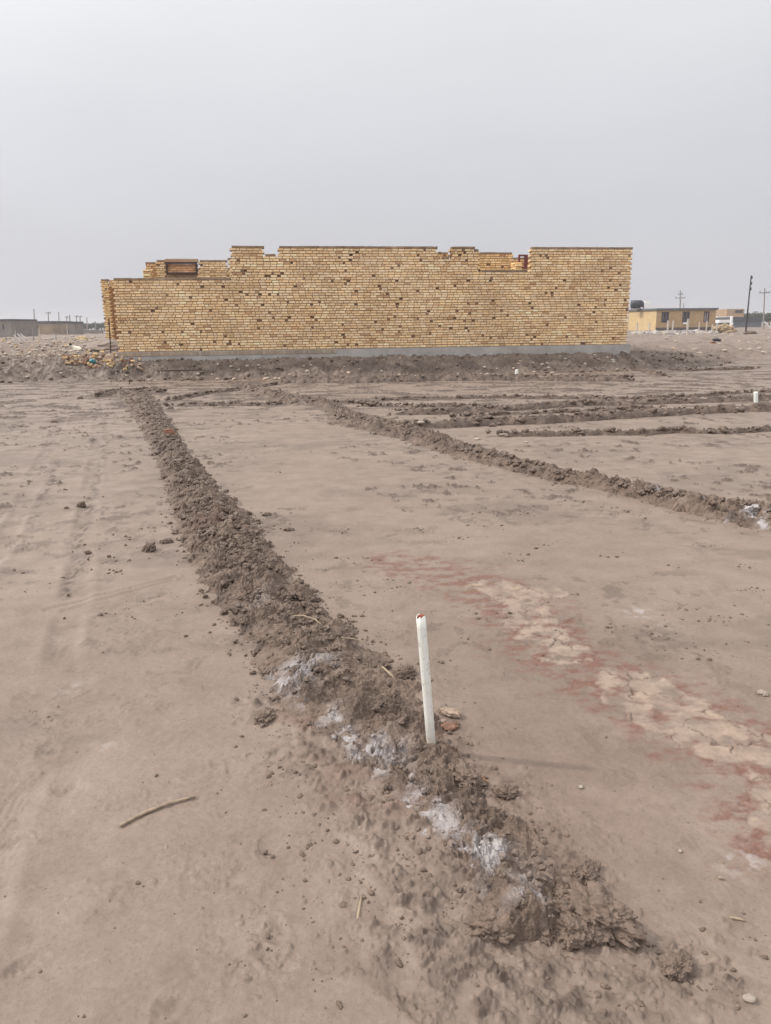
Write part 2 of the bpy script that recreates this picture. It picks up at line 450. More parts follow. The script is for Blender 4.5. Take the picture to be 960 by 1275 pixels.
def ground_detail(x, y, sp):
    """small relief of the mud and its stains; sp = local spacing of the sheet, finer relief is left to the bump"""
    r = np.hypot(x, y)
    def wgt(lam): return np.clip(lam / (2.5 * sp) - .6, 0, 1)
    z = .0015 * perlin(x / .12, y / .12, 11) * wgt(.12) + .0011 * perlin(x / .04, y / .04, 12) * wgt(.04)
    # scuffed rough patches
    sc = sstep(.22, .6, fbm(x / .55, y / .40, 13, 3)) * (.4 + .6 * sstep(.0, .5, perlin(x / 2.4, y / 2.4, 14)))
    z = z + sc * (-.011 * np.abs(perlin(x / .07, y / .05, 15)) * wgt(.06) - .007 * np.abs(perlin(x / .028, y / .022, 16)) * wgt(.025))
    sc = sc * (.35 + .65 * sstep(2.2, 3.6, r))
    sc = sc * (1 - .85 * sstep(4.0, 6, r))
    # scattered rough flecks where the crust is broken
    fl = sstep(.32, .50, fbm(x / .17, y / .17, 190, 4, .6)) * sstep(-.15, .3, fbm(x / 1.5, y / 1.1, 191, 2)) * (.25 + .75 * sstep(2.6, 4.2, r))
    z = z + fl * (.016 * bil(x, y, .035, 192) * wgt(.035) + .008 * bil(x, y, .016, 193) * wgt(.016) - .002)
    d1 = dist_poly(x, y, R1C); d2 = dist_poly(x, y, R2C)
    # crumbs
    base = np.full(x.shape, .0015)
    dens = base + .03 * sc + .35 * np.exp(-np.maximum(d1 - .24, 0) / .05) + .35 * np.exp(-np.maximum(d2 - .2, 0) / .07)
    da = dist_poly(x, y, APRON)
    ap = np.exp(-(da / .17) ** 4) * sstep(-.35, .15, perlin(x / .13, y / .13, 18))
    dens = dens + .30 * ap
    rg_ = ap * sstep(-.2, .35, fbm(x / .07, y / .07, 180, 2)) + .6 * np.exp(-np.maximum(d1 - .22, 0) / .035) * sstep(-.05, .4, perlin(x / .06, y / .06, 181)) + .6 * np.exp(-np.maximum(d2 - .2, 0) / .08) * sstep(-.05, .4, perlin(x / .09, y / .09, 182))
    dark = np.maximum(.40 * fl, .14 * sc)
    for px, py, rr, st in CLUST:
        g = G(px, py); dd = np.hypot(x - g[0], (y - g[1]) * .8)
        m = np.exp(-(dd / rr) ** 2) * st * sstep(-.25, .3, perlin(x / (rr * .5), y / (rr * .5), 19))
        dens = dens + .25 * m
        rg_ = np.maximum(rg_, m * sstep(-.1, .4, perlin(x / .045, y / .045, 183)))
        dark = np.maximum(dark, m * .5)
    rg_ = np.clip(rg_, 0, 1.1)
    z = z + rg_ * (.020 * bil(x, y, .042, 184) * wgt(.04) + .013 * bil(x, y, .019, 185) * wgt(.019) + .008 * bil(x, y, .010, 186) * wgt(.011))
    z = z + lumps(x, y, .030, 21, dens * .30) * .5 * wgt(.03) + lumps(x, y, .018, 25, dens) * .6 * wgt(.016)
    z = z + ap * (.010 + .006 * perlin(x / .06, y / .06, 31))
    # soft dents
    for cell_, sd_, dp_ in ((.30, 300, .10), (.13, 310, .09)):
        dn_ = lumps(x + .3 * cell_ * perlin(x / cell_ * 2, y / cell_ * 2, sd_ + 5), y, cell_, sd_, .35 * sstep(-.3, .3, perlin(x / 1.1, y / 1.1, sd_ + 6)), .08, .26)
        z = z - dn_ * dp_ * wgt(cell_ * .3) * (1 - .85 * sstep(2.5, 4.5, r))
    f3 = sstep(4.5, 7.0, r) * sstep(.48, .60, fbm(x / .24, y / .26, 198, 5, .6)) * sstep(-.25, .25, fbm(x / 2.1, y / 1.6, 1980, 2))
    f3 = np.maximum(f3, sstep(12, 15, r) * sstep(.12, .40, fbm(x / .8, y / .45, 1981, 4)))
    z = z + f3 * (.045 * bil(x, y, .085, 199) * wgt(.12) + .02 * bil(x, y, .045, 200) * wgt(.06) - .003)
    # footprints and dents
    for i, (px, py, rr) in enumerate(FOOT):
        g = G(px, py); a = i * 1.7
        dx, dy = x - g[0], y - g[1]
        ex, ey = dx * math.cos(a) + dy * math.sin(a), (-dx * math.sin(a) + dy * math.cos(a)) * 1.9
        q = np.hypot(ex, ey) / rr * (1 + .3 * perlin(x / .05, y / .05, 33 + i))
        z = z - .007 * np.exp(-q ** 3 * 1.2) * (.5 + .8 * perlin(x / .06, y / .06, 330 + i)) + .0025 * np.exp(-((q - 1.25) / .35) ** 2)
        z = z - np.exp(-q ** 2) * .006 * np.abs(perlin(x / .025, y / .025, 34)) * wgt(.025)
        dark = np.maximum(dark, .35 * np.exp(-q ** 2 * 1.5) * sstep(-.2, .4, perlin(x / .05, y / .05, 35)))
    # tracks
    for P, wd in ((TRACK, .032), (TRACK2, .035)):
        dd = dist_poly(x + .05 * perlin(x / .3, y / .3, 36), y, P)
        m = np.exp(-(dd / wd) ** 2) * sstep(-.55, .1, perlin(x / .2, y / .35, 37)) * sstep(-.25, .3, perlin(x / .03, y / .10, 371))
        z = z + m * (.035 * bil(x, y, .05, 38) - .006) * wgt(.04)
        dark = np.maximum(dark, .95 * m)
    for P in (WHEEL_A, WHEEL_B):
        dd = dist_poly(x + .03 * perlin(x / .5, y / .8, 380), y, P)
        pr = sstep(-.5, .2, perlin(x / .8, y / .8, 381))
        z = z - pr * (.010 * np.exp(-(dd / .07) ** 4) - .005 * np.exp(-((dd - .095) / .03) ** 2))
        m = pr * np.exp(-(dd / .075) ** 4)
        z = z + m * .005 * np.abs(perlin(x / .03, y / .10, 382)) * wgt(.035)
        dark = np.maximum(dark, .22 * m * sstep(-.3, .4, fbm(x / .10, y / .2, 383, 4)))
    for P in (DRAG, DRAG2):
        dd = dist_poly(x, y, P)
        z = z - .010 * np.exp(-(dd / .012) ** 2) + .004 * np.exp(-((dd - .03) / .012) ** 2)
    # red stain with cracked plates of dried mud
    wx = .10 * perlin(x / .16, y / .16, 41) + .05 * perlin(x / .05, y / .05, 42)
    wy = .10 * perlin(x / .16, y / .16, 43) + .05 * perlin(x / .05, y / .05, 44)
    dr = np.minimum(dist_poly(x + wx, y + wy, RED), dist_poly(x + wx, y + wy, RED2) + .15) + .05 * fbm(x / .05, y / .03, 450, 4, .65)
    red = (1 - sstep(.14, .40, dr)) * sstep(-.5, .5, fbm(x / .12, y / .07, 45, 5, .62)) * .85
    wx2 = .05 * perlin(x / .09, y / .09, 46) + .02 * perlin(x / .03, y / .03, 461); wy2 = .05 * perlin(x / .09, y / .09, 47) + .02 * perlin(x / .03, y / .03, 471)
    dp = np.minimum(np.minimum(dist_poly(x + wx2, y + wy2, PLATE_A) - .125, dist_poly(x + wx2, y + wy2, PLATE_B) - .165),
                    np.minimum(dist_poly(x + wx2, y + wy2, PLATE_C) - .09, dist_poly(x + wx2, y + wy2, PLATE_D) - .07))
    inside = 1 - sstep(-.022, .008, dp + .015 * perlin(x / .02, y / .02, 522))
    ck = crackf(x + .02 * perlin(x / .05, y / .05, 48), y + .02 * perlin(x / .05, y / .05, 49), .17, 50)
    crack = (1 - sstep(.008, .045, ck)) * inside * sstep(-.3, .15, perlin(x / .15, y / .15, 51))
    near_p = np.exp(-np.maximum(dp, 0) / .06)
    patch = inside * sstep(-.60, .20, fbm(x / .11, y / .08, 52, 4))
    plate = np.clip(patch * (.58 + .5 * fbm(x / .12, y / .09, 53, 4, .6)), 0, .95) * (1 - crack)
    z = z + inside * .0025 * sstep(-.3, .2, perlin(x / .14, y / .1, 520)) - .008 * crack - .003 * np.exp(-((dp - .006) / .006) ** 2) * sstep(-.2, .2, perlin(x / .1, y / .1, 521))
    z = z + red * (.006 * bil(x, y * 1.7, .030, 54) + .003 * perlin(x / .02, y / .012, 540)) * wgt(.022)
    red = np.clip(red + .25 * near_p * (1 - inside), 0, .9) * (1 - .75 * patch)
    red = np.maximum(red, .42 * ap * sstep(-.5, .5, perlin(x / .25, y / .25, 55)) * sstep(1.9, 2.1, y + .4 * x * 0 + .0))
    # pinkish tint round the pipe foot
    gp_ = G(520, 1010)
    red = np.maximum(red, .20 * np.exp(-(np.hypot(x - gp_[0] - .4, y - gp_[1] - .1) / .5) ** 4))
    salt = np.zeros(x.shape)
    for px, py, rr, st in ((795, 768, .10, .5), (835, 785, .08, .3), (925, 1078, .07, .5), (910, 1090, .10, .25), (880, 735, .10, .2), (75, 700, .5, .10), (95, 862, .07, .35), (130, 935, .06, .3)):
        g = G(px, py)
        salt = np.maximum(salt, st * np.exp(-(np.hypot(x - g[0], y - g[1]) / rr) ** 2) * sstep(-.3, .5, fbm(x / .05, y / .05, 56, 3)))
    dark = np.maximum(dark, .85 * f3)
    wet = np.clip(dark + .45 * rg_ * sstep(-.3, .3, perlin(x / .03, y / .03, 570)) + .5 * crack + .10 * np.exp(-np.maximum(d1 - .2, 0) / .04) + .10 * np.exp(-np.maximum(d2 - .2, 0) / .05) + .15 * ap + .20 * sstep(.15, .5, fbm(x / 1.3, y / 0.9, 57, 5, .6)), 0, .8)
    # far: streaky, scuffed field
    fr = sstep(9, 16, r)
    wet = np.clip(wet + fr * .28 * sstep(.15, .7, fbm(x / 2.6, y / 1.0, 58, 4)), 0, .85)
    return z, red, plate, salt, wet

def build_ground():
    rs = [.25]
    while rs[-1] < 1500:
        r = rs[-1]
        d = max(.0034, .00118 * (r * r + 2.25) / 1.5)
        cap = .030 if r < 27 else .030 * (1 + (r - 27) * .16)
        rs.append(r + min(d, cap))
    rs = np.array(rs)
    lim = rad(37)
    th = np.concatenate([np.linspace(-math.pi, -lim, 50)[:-1], np.linspace(-lim, lim, 840), np.linspace(lim, math.pi, 50)[1:]])
    T, R = np.meshgrid(th, rs)
    x, y = (R * np.sin(T)).ravel(), (R * np.cos(T)).ravel()
    sp = np.maximum(np.repeat(np.gradient(rs), len(th)), .0016 * R.ravel())
    z = ground_macro(x, y)
    b, bm = bank(x, y)
    z = z + b
    red = np.zeros(x.shape); plate = red.copy(); salt = red.copy(); wet = red.copy()
    near = (R.ravel() < 30) & (np.abs(T.ravel()) < lim + .02)
    dz, red[near], plate[near], salt[near], wet[near] = ground_detail(x[near], y[near], sp[near])
    z[near] += dz * (1 - .7 * bm[near])
    far = ~near & (np.abs(T.ravel()) < lim + .02)
    wet[far] = .40 * sstep(-.2, .6, fbm(x[far] / 5, y[far] / 2, 61, 5)) * (1 - sstep(60, 160, y[far]) * .6)
    # the bank is turned earth: dark foot, stones of grit on its face
    k = bm > .02
    z[k] += bm[k] * (lumps(x[k], y[k], .13, 81, .35) * .5 + lumps(x[k], y[k], .22, 85, .12) * .5)
    yb = np.interp(x, BANK_X, BANK_Y)
    foot = np.exp(-((y - yb - .45) / .40) ** 2) * sstep(-.45, .3, fbm(x / .9, y / .4, 88, 3)) * np.interp(x, [-30, -9, 10, 14], [.6, .9, .9, 0])
    wet = np.clip(np.maximum(wet * (1 - .6 * bm), foot * .8) + bm * (.18 + .25 * fbm(x / .5, y / .5, 89, 3)), 0, .92)
    # close the disc at the viewer's feet
    V = np.stack([x, y, z], 1)
    F = grid_faces(len(rs), len(th))
    return np_mesh('ground', V, F, M_GROUND, dict(red=red, plate=plate, salt=salt, wet=wet))

def build_bank():
    xs = np.arange(-17, 15.5, .034); ts = np.arange(-.45, 3.6, .026)
    Xg, Tg = np.meshgrid(xs, ts); x = Xg.ravel(); t = Tg.ravel()
    y = np.interp(x, BANK_X, BANK_Y) + t
    e, m_ = bank(x, y)
    z = ground_macro(x, y) + e
    cl = sstep(-.25, .3, fbm(x / .45, y / .3, 401, 3))
    edge = np.minimum(np.minimum(sstep(-.42, -.05, t + .25 * fbm(x / .3, y / .3, 402, 2)), 1 - sstep(2.9, 3.5, t)), np.minimum(sstep(-17, -16, x), 1 - sstep(14, 15.3, x)))
    face = m_ * np.interp(x, [-30, -9, -7, 8, 13], [.9, .9, 1, 1, .5])
    z = z + face * (.07 * bil(x, y, .17, 403) + cl * (.07 * bil(x, y, .085, 404) + .04 * bil(x, y, .05, 405)) + lumps(x, y, .10, 406, .22 * cl) * .6 - .03)
    z = z + .012 - .16 * (1 - edge)
    foot = np.exp(-((t - .42) / .36) ** 2) * sstep(-.5, .2, fbm(x / .9, y / .4, 88, 3)) * np.interp(x, [-30, -9, 10, 14], [.55, .95, .95, .2])
    wet = np.clip(.10 + foot * .75 + .35 * cl * fbm(x / .3, y / .3, 89, 3) + .25 * fbm(x / .12, y / .12, 407, 3), 0, .95)
    k_ = np.zeros(x.shape)
    return np_mesh('embankment', np.stack([x, y, z], 1), grid_faces(len(ts), len(xs)), M_BANK, dict(red=k_, plate=k_, salt=k_, wet=wet))

gr = build_ground()
tag(build_bank(), kind='structure')
tag(gr, kind='structure')

SALT_R = [(345, 838, .10, 1), (372, 832, .10, .9), (400, 826, .09, .5), (430, 912, .07, .9), (470, 932, .11, 1), (480, 942, .07, .8), (505, 958, .045, 1.2), (515, 985, .05, .9), (540, 1000, .06, .9), (535, 1012, .05, .8),
          (580, 1035, .06, .9), (605, 1050, .08, 1), (640, 1080, .09, .5), (630, 1100, .09, .5), (330, 745, .12, .35), (320, 790, .08, .4), (205, 525, .06, .8), (940, 641, .10, 1.3), (950, 648, .06, 1.0), (820, 613, .08, .7), (905, 642, .06, .7), (870, 650, .05, .8), (880, 628, .05, .7)]
RED_R = [(262, 655, .30, .55), (300, 655, .22, .5), (285, 640, .2, .4), (560, 1060, .08, .3), (650, 575, .1, .25), (450, 1000, .18, .4), (545, 905, .08, .5), (560, 925, .05, .8), (530, 548, .3, .3)]

def salt_at(x, y):
    salt = np.zeros(x.shape)
    crest = GP([(345, 838), (400, 880), (440, 915), (480, 938), (512, 965), (540, 1003), (585, 1040), (625, 1085), (650, 1130)], .07)
    dc = dist_poly(x + .04 * perlin(x / .08, y / .08, 580), y, crest)
    salt = np.maximum(salt, .62 * np.exp(-(dc / .055) ** 2) * sstep(-.25, .5, fbm(x / .12, y / .12, 581, 5, .65)))
    for px, py, rr, st in SALT_R:
        g = G(px, py, .08)
        salt = np.maximum(salt, st * np.exp(-(np.hypot(x - g[0], y - g[1]) / rr) ** 2) * sstep(-.45, .55, fbm(x / .09, y / .09, 56, 4, .6)))
    return salt

def ridge(name, C, hw, hgt, ncol, step, seed, coarse=1.0, lone=0.0, span=1.7):
    """a long heap of turned mud: C centre line, hw half widths, hgt heights at its points"""
    C = np.asarray(C, float); seg = np.hypot(*np.diff(C, axis=0).T); s0 = np.concatenate([[0], np.cumsum(seg)])
    s = [0.0]
    while s[-1] < s0[-1]:
        cx, cy = np.interp(s[-1], s0, C[:, 0]), np.interp(s[-1], s0, C[:, 1])
        s.append(s[-1] + max(.0038, step * math.hypot(cx, cy)))
    s = np.array(s[:-1])
    ss = np.maximum(s[:, None] - s0[None, :], 0)
    def ip(v):
        v = np.interp(s, s0, v); kk = np.interp(s, s0, np.arange(len(s0)))
        return v
    ker = 41
    def smooth(v):
        n = max(3, int(len(v) * .02)) | 1
        k = np.hanning(n + 2)[1:-1]; k /= k.sum()
        return np.convolve(np.pad(v, n // 2, mode='edge'), k, 'valid')
    cx, cy = smooth(ip(C[:, 0])), smooth(ip(C[:, 1])); W, Hh = smooth(ip(hw)), smooth(ip(hgt))
    tx, ty = np.gradient(cx), np.gradient(cy); L = np.hypot(tx, ty); tx, ty = tx / L, ty / L
    nx, ny = ty, -tx
    wl = W * (1 + .28 * perlin(s / .22, s * 0 + seed, seed) + .16 * perlin(s / .07, s * 0 + .5, seed + 1))
    wr = W * (1 + .28 * perlin(s / .25, s * 0 + seed, seed + 2) + .16 * perlin(s / .08, s * 0 + .5, seed + 3))
    u = np.linspace(-span, span, ncol)
    Ug = np.repeat(u[None, :], len(s), 0)
    lat = np.where(Ug < 0, Ug * wl[:, None], Ug * wr[:, None])
    X = (cx[:, None] + nx[:, None] * lat); Y = (cy[:, None] + ny[:, None] * lat)
    Sg = np.repeat(s[:, None], ncol, 1)
    x, y, u_, sg, la = X.ravel(), Y.ravel(), np.abs(Ug).ravel(), Sg.ravel(), lat.ravel()
    H_ = np.repeat(Hh, ncol)
    sp = np.maximum(np.repeat(np.gradient(s), ncol), np.repeat(W * 2 * span / ncol, ncol))
    def wgt(lam): return np.clip(lam / (1.7 * sp) - .6, 0, 1)
    prof = np.clip(1 - u_ ** 2, 0, 1) ** .8
    endf = np.minimum(sstep(0, .07, sg + .04 * perlin(la / .08, sg / .08, seed + 60)), sstep(0, .05, s[-1] - sg)) if lone == 0 else np.minimum(sstep(0, .35, sg), sstep(0, .35, s[-1] - sg))
    brk = 1 if lone == 0 else .15 + .85 * sstep(-.85, -.25, perlin(sg / 1.1, sg * 0 + 3, seed + 9) + .5 * perlin(sg / .35, la / .3, seed + 90))
    env = np.clip(1.35 - u_, 0, 1) * endf * brk
    h = H_ * prof * (.78 + (.45 if lone == 0 else .25) * fbm(x / .17, y / .17, seed + 4, 2) + .25 * perlin(sg / .5, sg * 0, seed + 12)) * endf * brk
    k = np.clip(H_ / .11, .25, 1.2)
    # folds dragged across the heap, then lumps on lumps with creases between them, broken by smoother pockets
    k = np.maximum(k, .75) if lone == 0 else np.full(x.shape, .6)
    bend = 1.6 * (la / np.repeat(W, ncol)) ** 2 * .06
    h = h - k * .034 * env * np.abs(perlin((sg - bend) / .060 + .6 * perlin(x / .1, y / .1, seed + 5), la / .22, seed + 6)) * wgt(.05)
    h = h - k * .012 * env * np.abs(perlin((sg - bend) / .027 + .5 * perlin(x / .05, y / .05, seed + 7), la / .13, seed + 8)) * wgt(.028)
    h = h + k * .016 * env * perlin(x / .075, y / .075, seed + 10) * wgt(.07)
    rough = sstep(-.22, .22, fbm(x / .16, y / .16, seed + 13, 3)) * sstep(.0, .35, env + .30 * fbm(x / .06, y / .06, seed + 14, 2))
    rough = rough * (.55 + .45 * sstep(-.3, .3, perlin(x / .30, y / .30, seed + 15)))
    h = h + k * rough * (.026 * bil(x, y, .075 * coarse, seed + 16) * wgt(.07) + .034 * bil(x, y, .034, seed + 17) * wgt(.034)
                         + .025 * bil(x, y, .017, seed + 18) * wgt(.018) + .012 * bil(x, y, .009, seed + 19) * wgt(.010) - .018)
    h = h + k * (1 - rough) * env * (.010 * bil(x, y, .022, seed + 21) * wgt(.02) + .006 * bil(x, y, .010, seed + 22) * wgt(.011))
    h = h + k * (lumps(x, y, .055 * coarse, seed + 20, rough * .26) * .85 * wgt(.05) + lumps(x, y, .11, seed + 36, rough * .10) * .7 * wgt(.09) + lumps(x, y, .026, seed + 24, rough * .30) * .8 * wgt(.026))
    h = h - .02 * sstep(.95, 1.3, u_) - .03 * (1 - endf * brk)
    gz = ground_macro(x, y) + bank(x, y)[0]
    # shove the crust sideways so that clods overhang
    ox = env * k * (.010 * perlin(x / .05, y / .05, seed + 40) + .006 * perlin(x / .02, y / .02, seed + 41)) * wgt(.03)
    oy = env * k * (.010 * perlin(x / .05, y / .05, seed + 42) + .006 * perlin(x / .02, y / .02, seed + 43)) * wgt(.03)
    wet = np.clip((.06 if lone == 0 else .40) + .22 * sstep(4, 11, np.hypot(x, y)) + .14 * rough + .55 * fbm(x / .20, y / .20, seed + 50, 6, .68), 0, .9)
    salt = np.zeros(x.shape); red = salt.copy()
    if name == 'mud_ridge' and lone == 0:
        salt = salt_at(x, y)
        for px, py, rr, st in RED_R:
            g = G(px, py, .05)
            red = np.maximum(red, st * np.exp(-(np.hypot(x - g[0], y - g[1]) / rr) ** 2) * sstep(-.5, .4, fbm(x / .07, y / .07, 57, 3)))
    salt = np.clip(salt, 0, .72)
    V = np.stack([x + ox, y + oy, gz + h], 1)
    return np_mesh(name, V, grid_faces(len(s), ncol), M_RIDGE, dict(red=red, plate=np.zeros(x.shape), salt=salt, wet=wet * (1 - salt)))

def perp_half(L_, R_):
    C = (L_ + R_) / 2; t = np.gradient(C, axis=0); t /= np.hypot(*t.T)[:, None]
    return np.abs((R_ - L_)[:, 0] * t[:, 1] - (R_ - L_)[:, 1] * t[:, 0]) / 2

hw1 = perp_half(R1L, R1R)
h1 = np.interp(np.arange(len(hw1)), [0, 3, 8, 12, 15, 17, 19, 20], [.07, .095, .100, .075, .036, .050, .095, .085])
o = ridge('mud_ridge', R1C[::-1], hw1[::-1], h1[::-1], 420, .00095, 100)
tag(o, 'long dark crumbly mud ridge with white salt crust that the white pipe stands in', 'ridge', 'mud ridges dividing the plot')
hw2 = perp_half(R2T, R2B)
h2 = np.interp(np.arange(len(hw2)), [0, 3, 5, 10, 15, 19], [.10, .11, .12, .10, .12, .13])
o = ridge('mud_ridge', R2C[::-1], np.clip(hw2[::-1], .15, .5), h2[::-1], 260, .0010, 200)
tag(o, 'mud ridge slanting across the plot and out past the right edge', 'ridge', 'mud ridges dividing the plot')

THIN = [
    ([(440, 507), (500, 508.5), (560, 508), (620, 511)], .16, .05, 'short thin mud ridge starting at the slanting ridge, before the middle of the wall'),
    ([(462, 500), (540, 498), (620, 497), (700, 498), (780, 498.5), (860, 496), (920, 491), (1010, 487)], .14, .045, 'thin mud ridge running behind the short plastic stub on the right'),
    ([(482, 518), (540, 517.5), (600, 514.5), (650, 512), (700, 508), (740, 506), (800, 505), (860, 503), (960, 498.5), (1010, 497)], .26, .075, 'mud ridge passing under the foot of the plastic stub near the right edge'),
    ([(500, 536), (560, 534), (620, 531), (680, 529), (740, 525), (800, 521), (860, 517), (900, 515), (1010, 511)], .26, .09, 'thickest of the mud ridges running straight across on the right'),
    ([(605, 546), (680, 546), (740, 544), (800, 544), (840, 541), (900, 542), (960, 538), (1020, 536)], .15, .05, 'low broken mud ridge nearest the camera of those running straight across'),
    ([(345, 478), (460, 477), (500, 476), (540, 474.5), (580, 474), (640, 474), (700, 475), (740, 475), (795, 476)], .45, .13, 'broad clumpy mud heap at the foot of the bank below the brick wall'),
    ([(835, 463), (890, 461.5), (945, 460.5)], .16, .06, 'thin short mud ridge beyond the right end of the earth bank'),
    ([(205, 501), (260, 491), (310, 485), (345, 480)], .18, .05, 'thin mud ridge bridging the far ends of both long ridges'),
    ([(205, 507), (250, 506), (300, 506), (350, 505)], .16, .045, 'low mud ridge between the two long ridges, in front of the rubble heap corner'),
    ([(560, 522), (620, 519), (690, 516), (760, 513), (830, 510)], .14, .035, 'faint broken mud line just beyond the thickest of the straight ridges'),
    ([(740, 455.5), (800, 463), (830, 470)], .30, .06, 'low spill of mud at the right end of the broad clumpy heap'),
    ([(330, 494), (420, 503), (470, 504)], .12, .035, 'faint mud line running just behind the slanting ridge'),
    ([(118, 497), (145, 489), (190, 488.5), (205, 490)], .28, .07, 'dark mud heap at the far tip of the long salty ridge'),
]
for i, (pp, hw_, hh_, lab) in enumerate(THIN):
    C = GP(pp)
    o = ridge('mud_ridge', C, np.full(len(C), hw_ * .6), np.full(len(C), hh_ * 1.45), 110, .0011, 300 + 60 * i, 1.6, lone=.35)
    tag(o, lab, 'ridge', 'mud ridges dividing the plot')

# ------------------------------------------------------------------ bricks
def brick_material():
    k = NT('yellow_brick')
    a = k.attr('bcol').outputs['Color']
    f = k.noise(26, 4); g = k.noise(1.1, 4)
    c = k.mix(k.maprange(f, .35, .7, 0, .22), a, (.36, .22, .11))
    st_ = k.noise(.45, 6, .65)
    c = k.mix(k.maprange(g, .45, .70, 0, .22), c, (.46, .28, .14))
    c = k.mix(k.maprange(st_, .47, .66, 0, .30), c, (.40, .27, .16))
    c = k.mix(k.maprange(st_, .46, .34, 0, .22), c, (.80, .65, .46))
    sm = k.noise(5.5, 7, .72)
    c = k.mix(k.maprange(sm, .60, .68, 0, .55), c, (.42, .33, .24))
    return k.out(c, .9, .2, k.bump(k.noise(90, 3), .3, .004))
M_BRICK = brick_material()
CP = .0741           # course pitch
rb = random.Random(3)
def brick_col(tone):
    r = rb.random(); j = .86 + .28 * rb.random()
    if r < .030: c = (.13, .070, .042)  # burnt brick; its dark colour also stands in for shaded holes
    elif r < .065: c = (.50, .305, .165)
    elif r < .22: c = (.68, .465, .255)
    elif r < .66: c = (.80, .575, .325)
    else: c = (.86, .665, .425)
    j = .84 + .26 * rb.random()
    return tuple(min(.92, v * j * t) for v, t in zip(c, tone))

def brick_wall(name, parent, O, ux, vx, rows, ends, z0=ZB, thick=.22, tone=(1, 1, 1), cap=True, jag=.05, back=True):
    """one wall laid brick by brick. rows: number of courses; ends(k) -> list of (u0, u1) spans of course k"""
    m = MB(); mort = (.255, .165, .098)
    T = Matrix.Translation(O) @ Matrix(((ux.x, vx.x, 0, 0), (ux.y, vx.y, 0, 0), (0, 0, 1, 0), (0, 0, 0, 1)))
    for k in range(rows):
        za = z0 + k * CP + .006 * math.sin(k * 1.7) * .3
        for (a, b, top) in ends(k):
            odd = k % 2
            a2 = a + (jag if odd else 0) + rb.uniform(-.008, .008); b2 = b - (jag if not odd else 0) + rb.uniform(-.008, .008)
            # bed joint and the core of the course, set back from the face
            m.box(a2 + .008, b2 - .008, .022, thick - .013, za - .0215, za + .001, mort, T)
            m.box(a2 + .01, b2 - .01, .075, thick - .013, za + .0012, za + CP - .0222, mort, T)
            u = a2; jj = 1
            first = True
            while u < b2 - .03:
                L = (.095 if first and odd else .190) + rb.uniform(-.007, .007)
                if rb.random() < .25: L = .098 + rb.uniform(-.01, .01)
                first = False; jj = rb.uniform(.7, 1.2)
                e = min(u + L, b2)
                if b2 - e < .05: e = b2
                if top and cap: col = tuple(v * jj for v in (.21, .155, .12))
                else:
                    col = brick_col(tone)
                    bt = 1 + .16 * float(perlin(np.array([u / 1.3]), np.array([k / 7.0]), 700)[0]) + .10 * float(perlin(np.array([u / .4]), np.array([k / 2.5]), 701)[0])
                    col = tuple(min(.9, v * bt) for v in col)
                    if col[0] < .2: L = min(L, rb.uniform(.055, .085)); e = min(u + L, b2)
                hole = (not top) and L < .12 and rb.random() < .06
                if not hole:
                    d0 = rb.uniform(-.005, .005); dz = rb.uniform(-.004, .004)
                    m.box(u + .008, e - .008, d0, thick * (1 if back else .5), za + .001 + dz, za + CP - .0210 + dz, col, T) if e - u < .13 or back else m.box(u + .008, e - .008, d0, .1, za + .001 + dz, za + CP - .0210 + dz, col, T)
                    if e < b2: m.box(e - .008, e + .010, .020, .08, za + .0015, za + CP - .0216, mort, T)
                u = e + .002
    return m.build(name, M_BRICK, parent)

house = empty('brick_house', (OA.x + UV.x * WLEN / 2 + VV.x * 5, OA.y + UV.y * WLEN / 2 + VV.y * 5, .55))
tag(house, 'unfinished yellow brick house shell with stepped wall top and no roof', 'house')

def uf(px, py=380, depth=0.0): return on_plane(px, py, depth)[0]
front_spans = [  # u0, u1, courses
    (0.0 - .02, uf(287, 330), 28), (uf(287, 330), uf(329, 308), 40), (uf(329, 308), uf(345, 308), 37), (uf(345, 308), uf(545, 308), 40), (uf(545, 310), uf(550, 310), 38),
    (uf(550, 312), uf(560, 312), 36), (uf(560, 312), uf(592, 312), 40), (uf(592, 312), uf(598, 312), 39), (uf(598, 312), uf(660, 320), 31), (uf(660, 320), uf(788, 320), 40)]
def front_ends(k):
    out, cur = [], None
    for a, b, n in front_spans:
        if k < n:
            if cur is None: cur = [a, b, k == n - 1]
            elif (k == n - 1) == cur[2]: cur[1] = b
            else: out.append(tuple(cur)); cur = [a, b, k == n - 1]
        elif cur is not None: out.append(tuple(cur)); cur = None
    if cur is not None: out.append(tuple(cur))
    return out
brick_wall('wall', house, OA, UV, VV, 40, front_ends)
wr_len = 11.0
# right flank and back
brick_wall('wall', house, OA + UV * (uf(788, 320) - .01) + VV * .23, VV, -UV, 40, lambda k: [(0, wr_len, k == 39)])
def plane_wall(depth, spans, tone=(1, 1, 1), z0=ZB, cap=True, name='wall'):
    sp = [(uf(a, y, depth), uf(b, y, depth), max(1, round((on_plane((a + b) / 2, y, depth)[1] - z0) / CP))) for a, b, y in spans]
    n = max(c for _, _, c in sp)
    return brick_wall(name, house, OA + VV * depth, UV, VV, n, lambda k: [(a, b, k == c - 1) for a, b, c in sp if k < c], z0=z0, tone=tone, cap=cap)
plane_wall(5.0, [(180.5, 189.5, 325.5), (192.5, 206, 322.5), (206, 246.5, 342), (246.5, 283, 323), (283, 300, 319)])
plane_wall(5.9, [(181, 215, 324.5)], (.8, .66, .5))  # darker tone paints shade into the slot between the piers
plane_wall(5.035, [(206.6, 245.9, 326.8)], (.98, .76, .74), z0=ZB + .012, cap=False, name='window_infill')
plane_wall(2.6, [(540, 560, 312), (590, 640, 313)], (1.0, .93, .80))
plane_wall(6.5, [(636, 668, 320)], (.85, .68, .62))
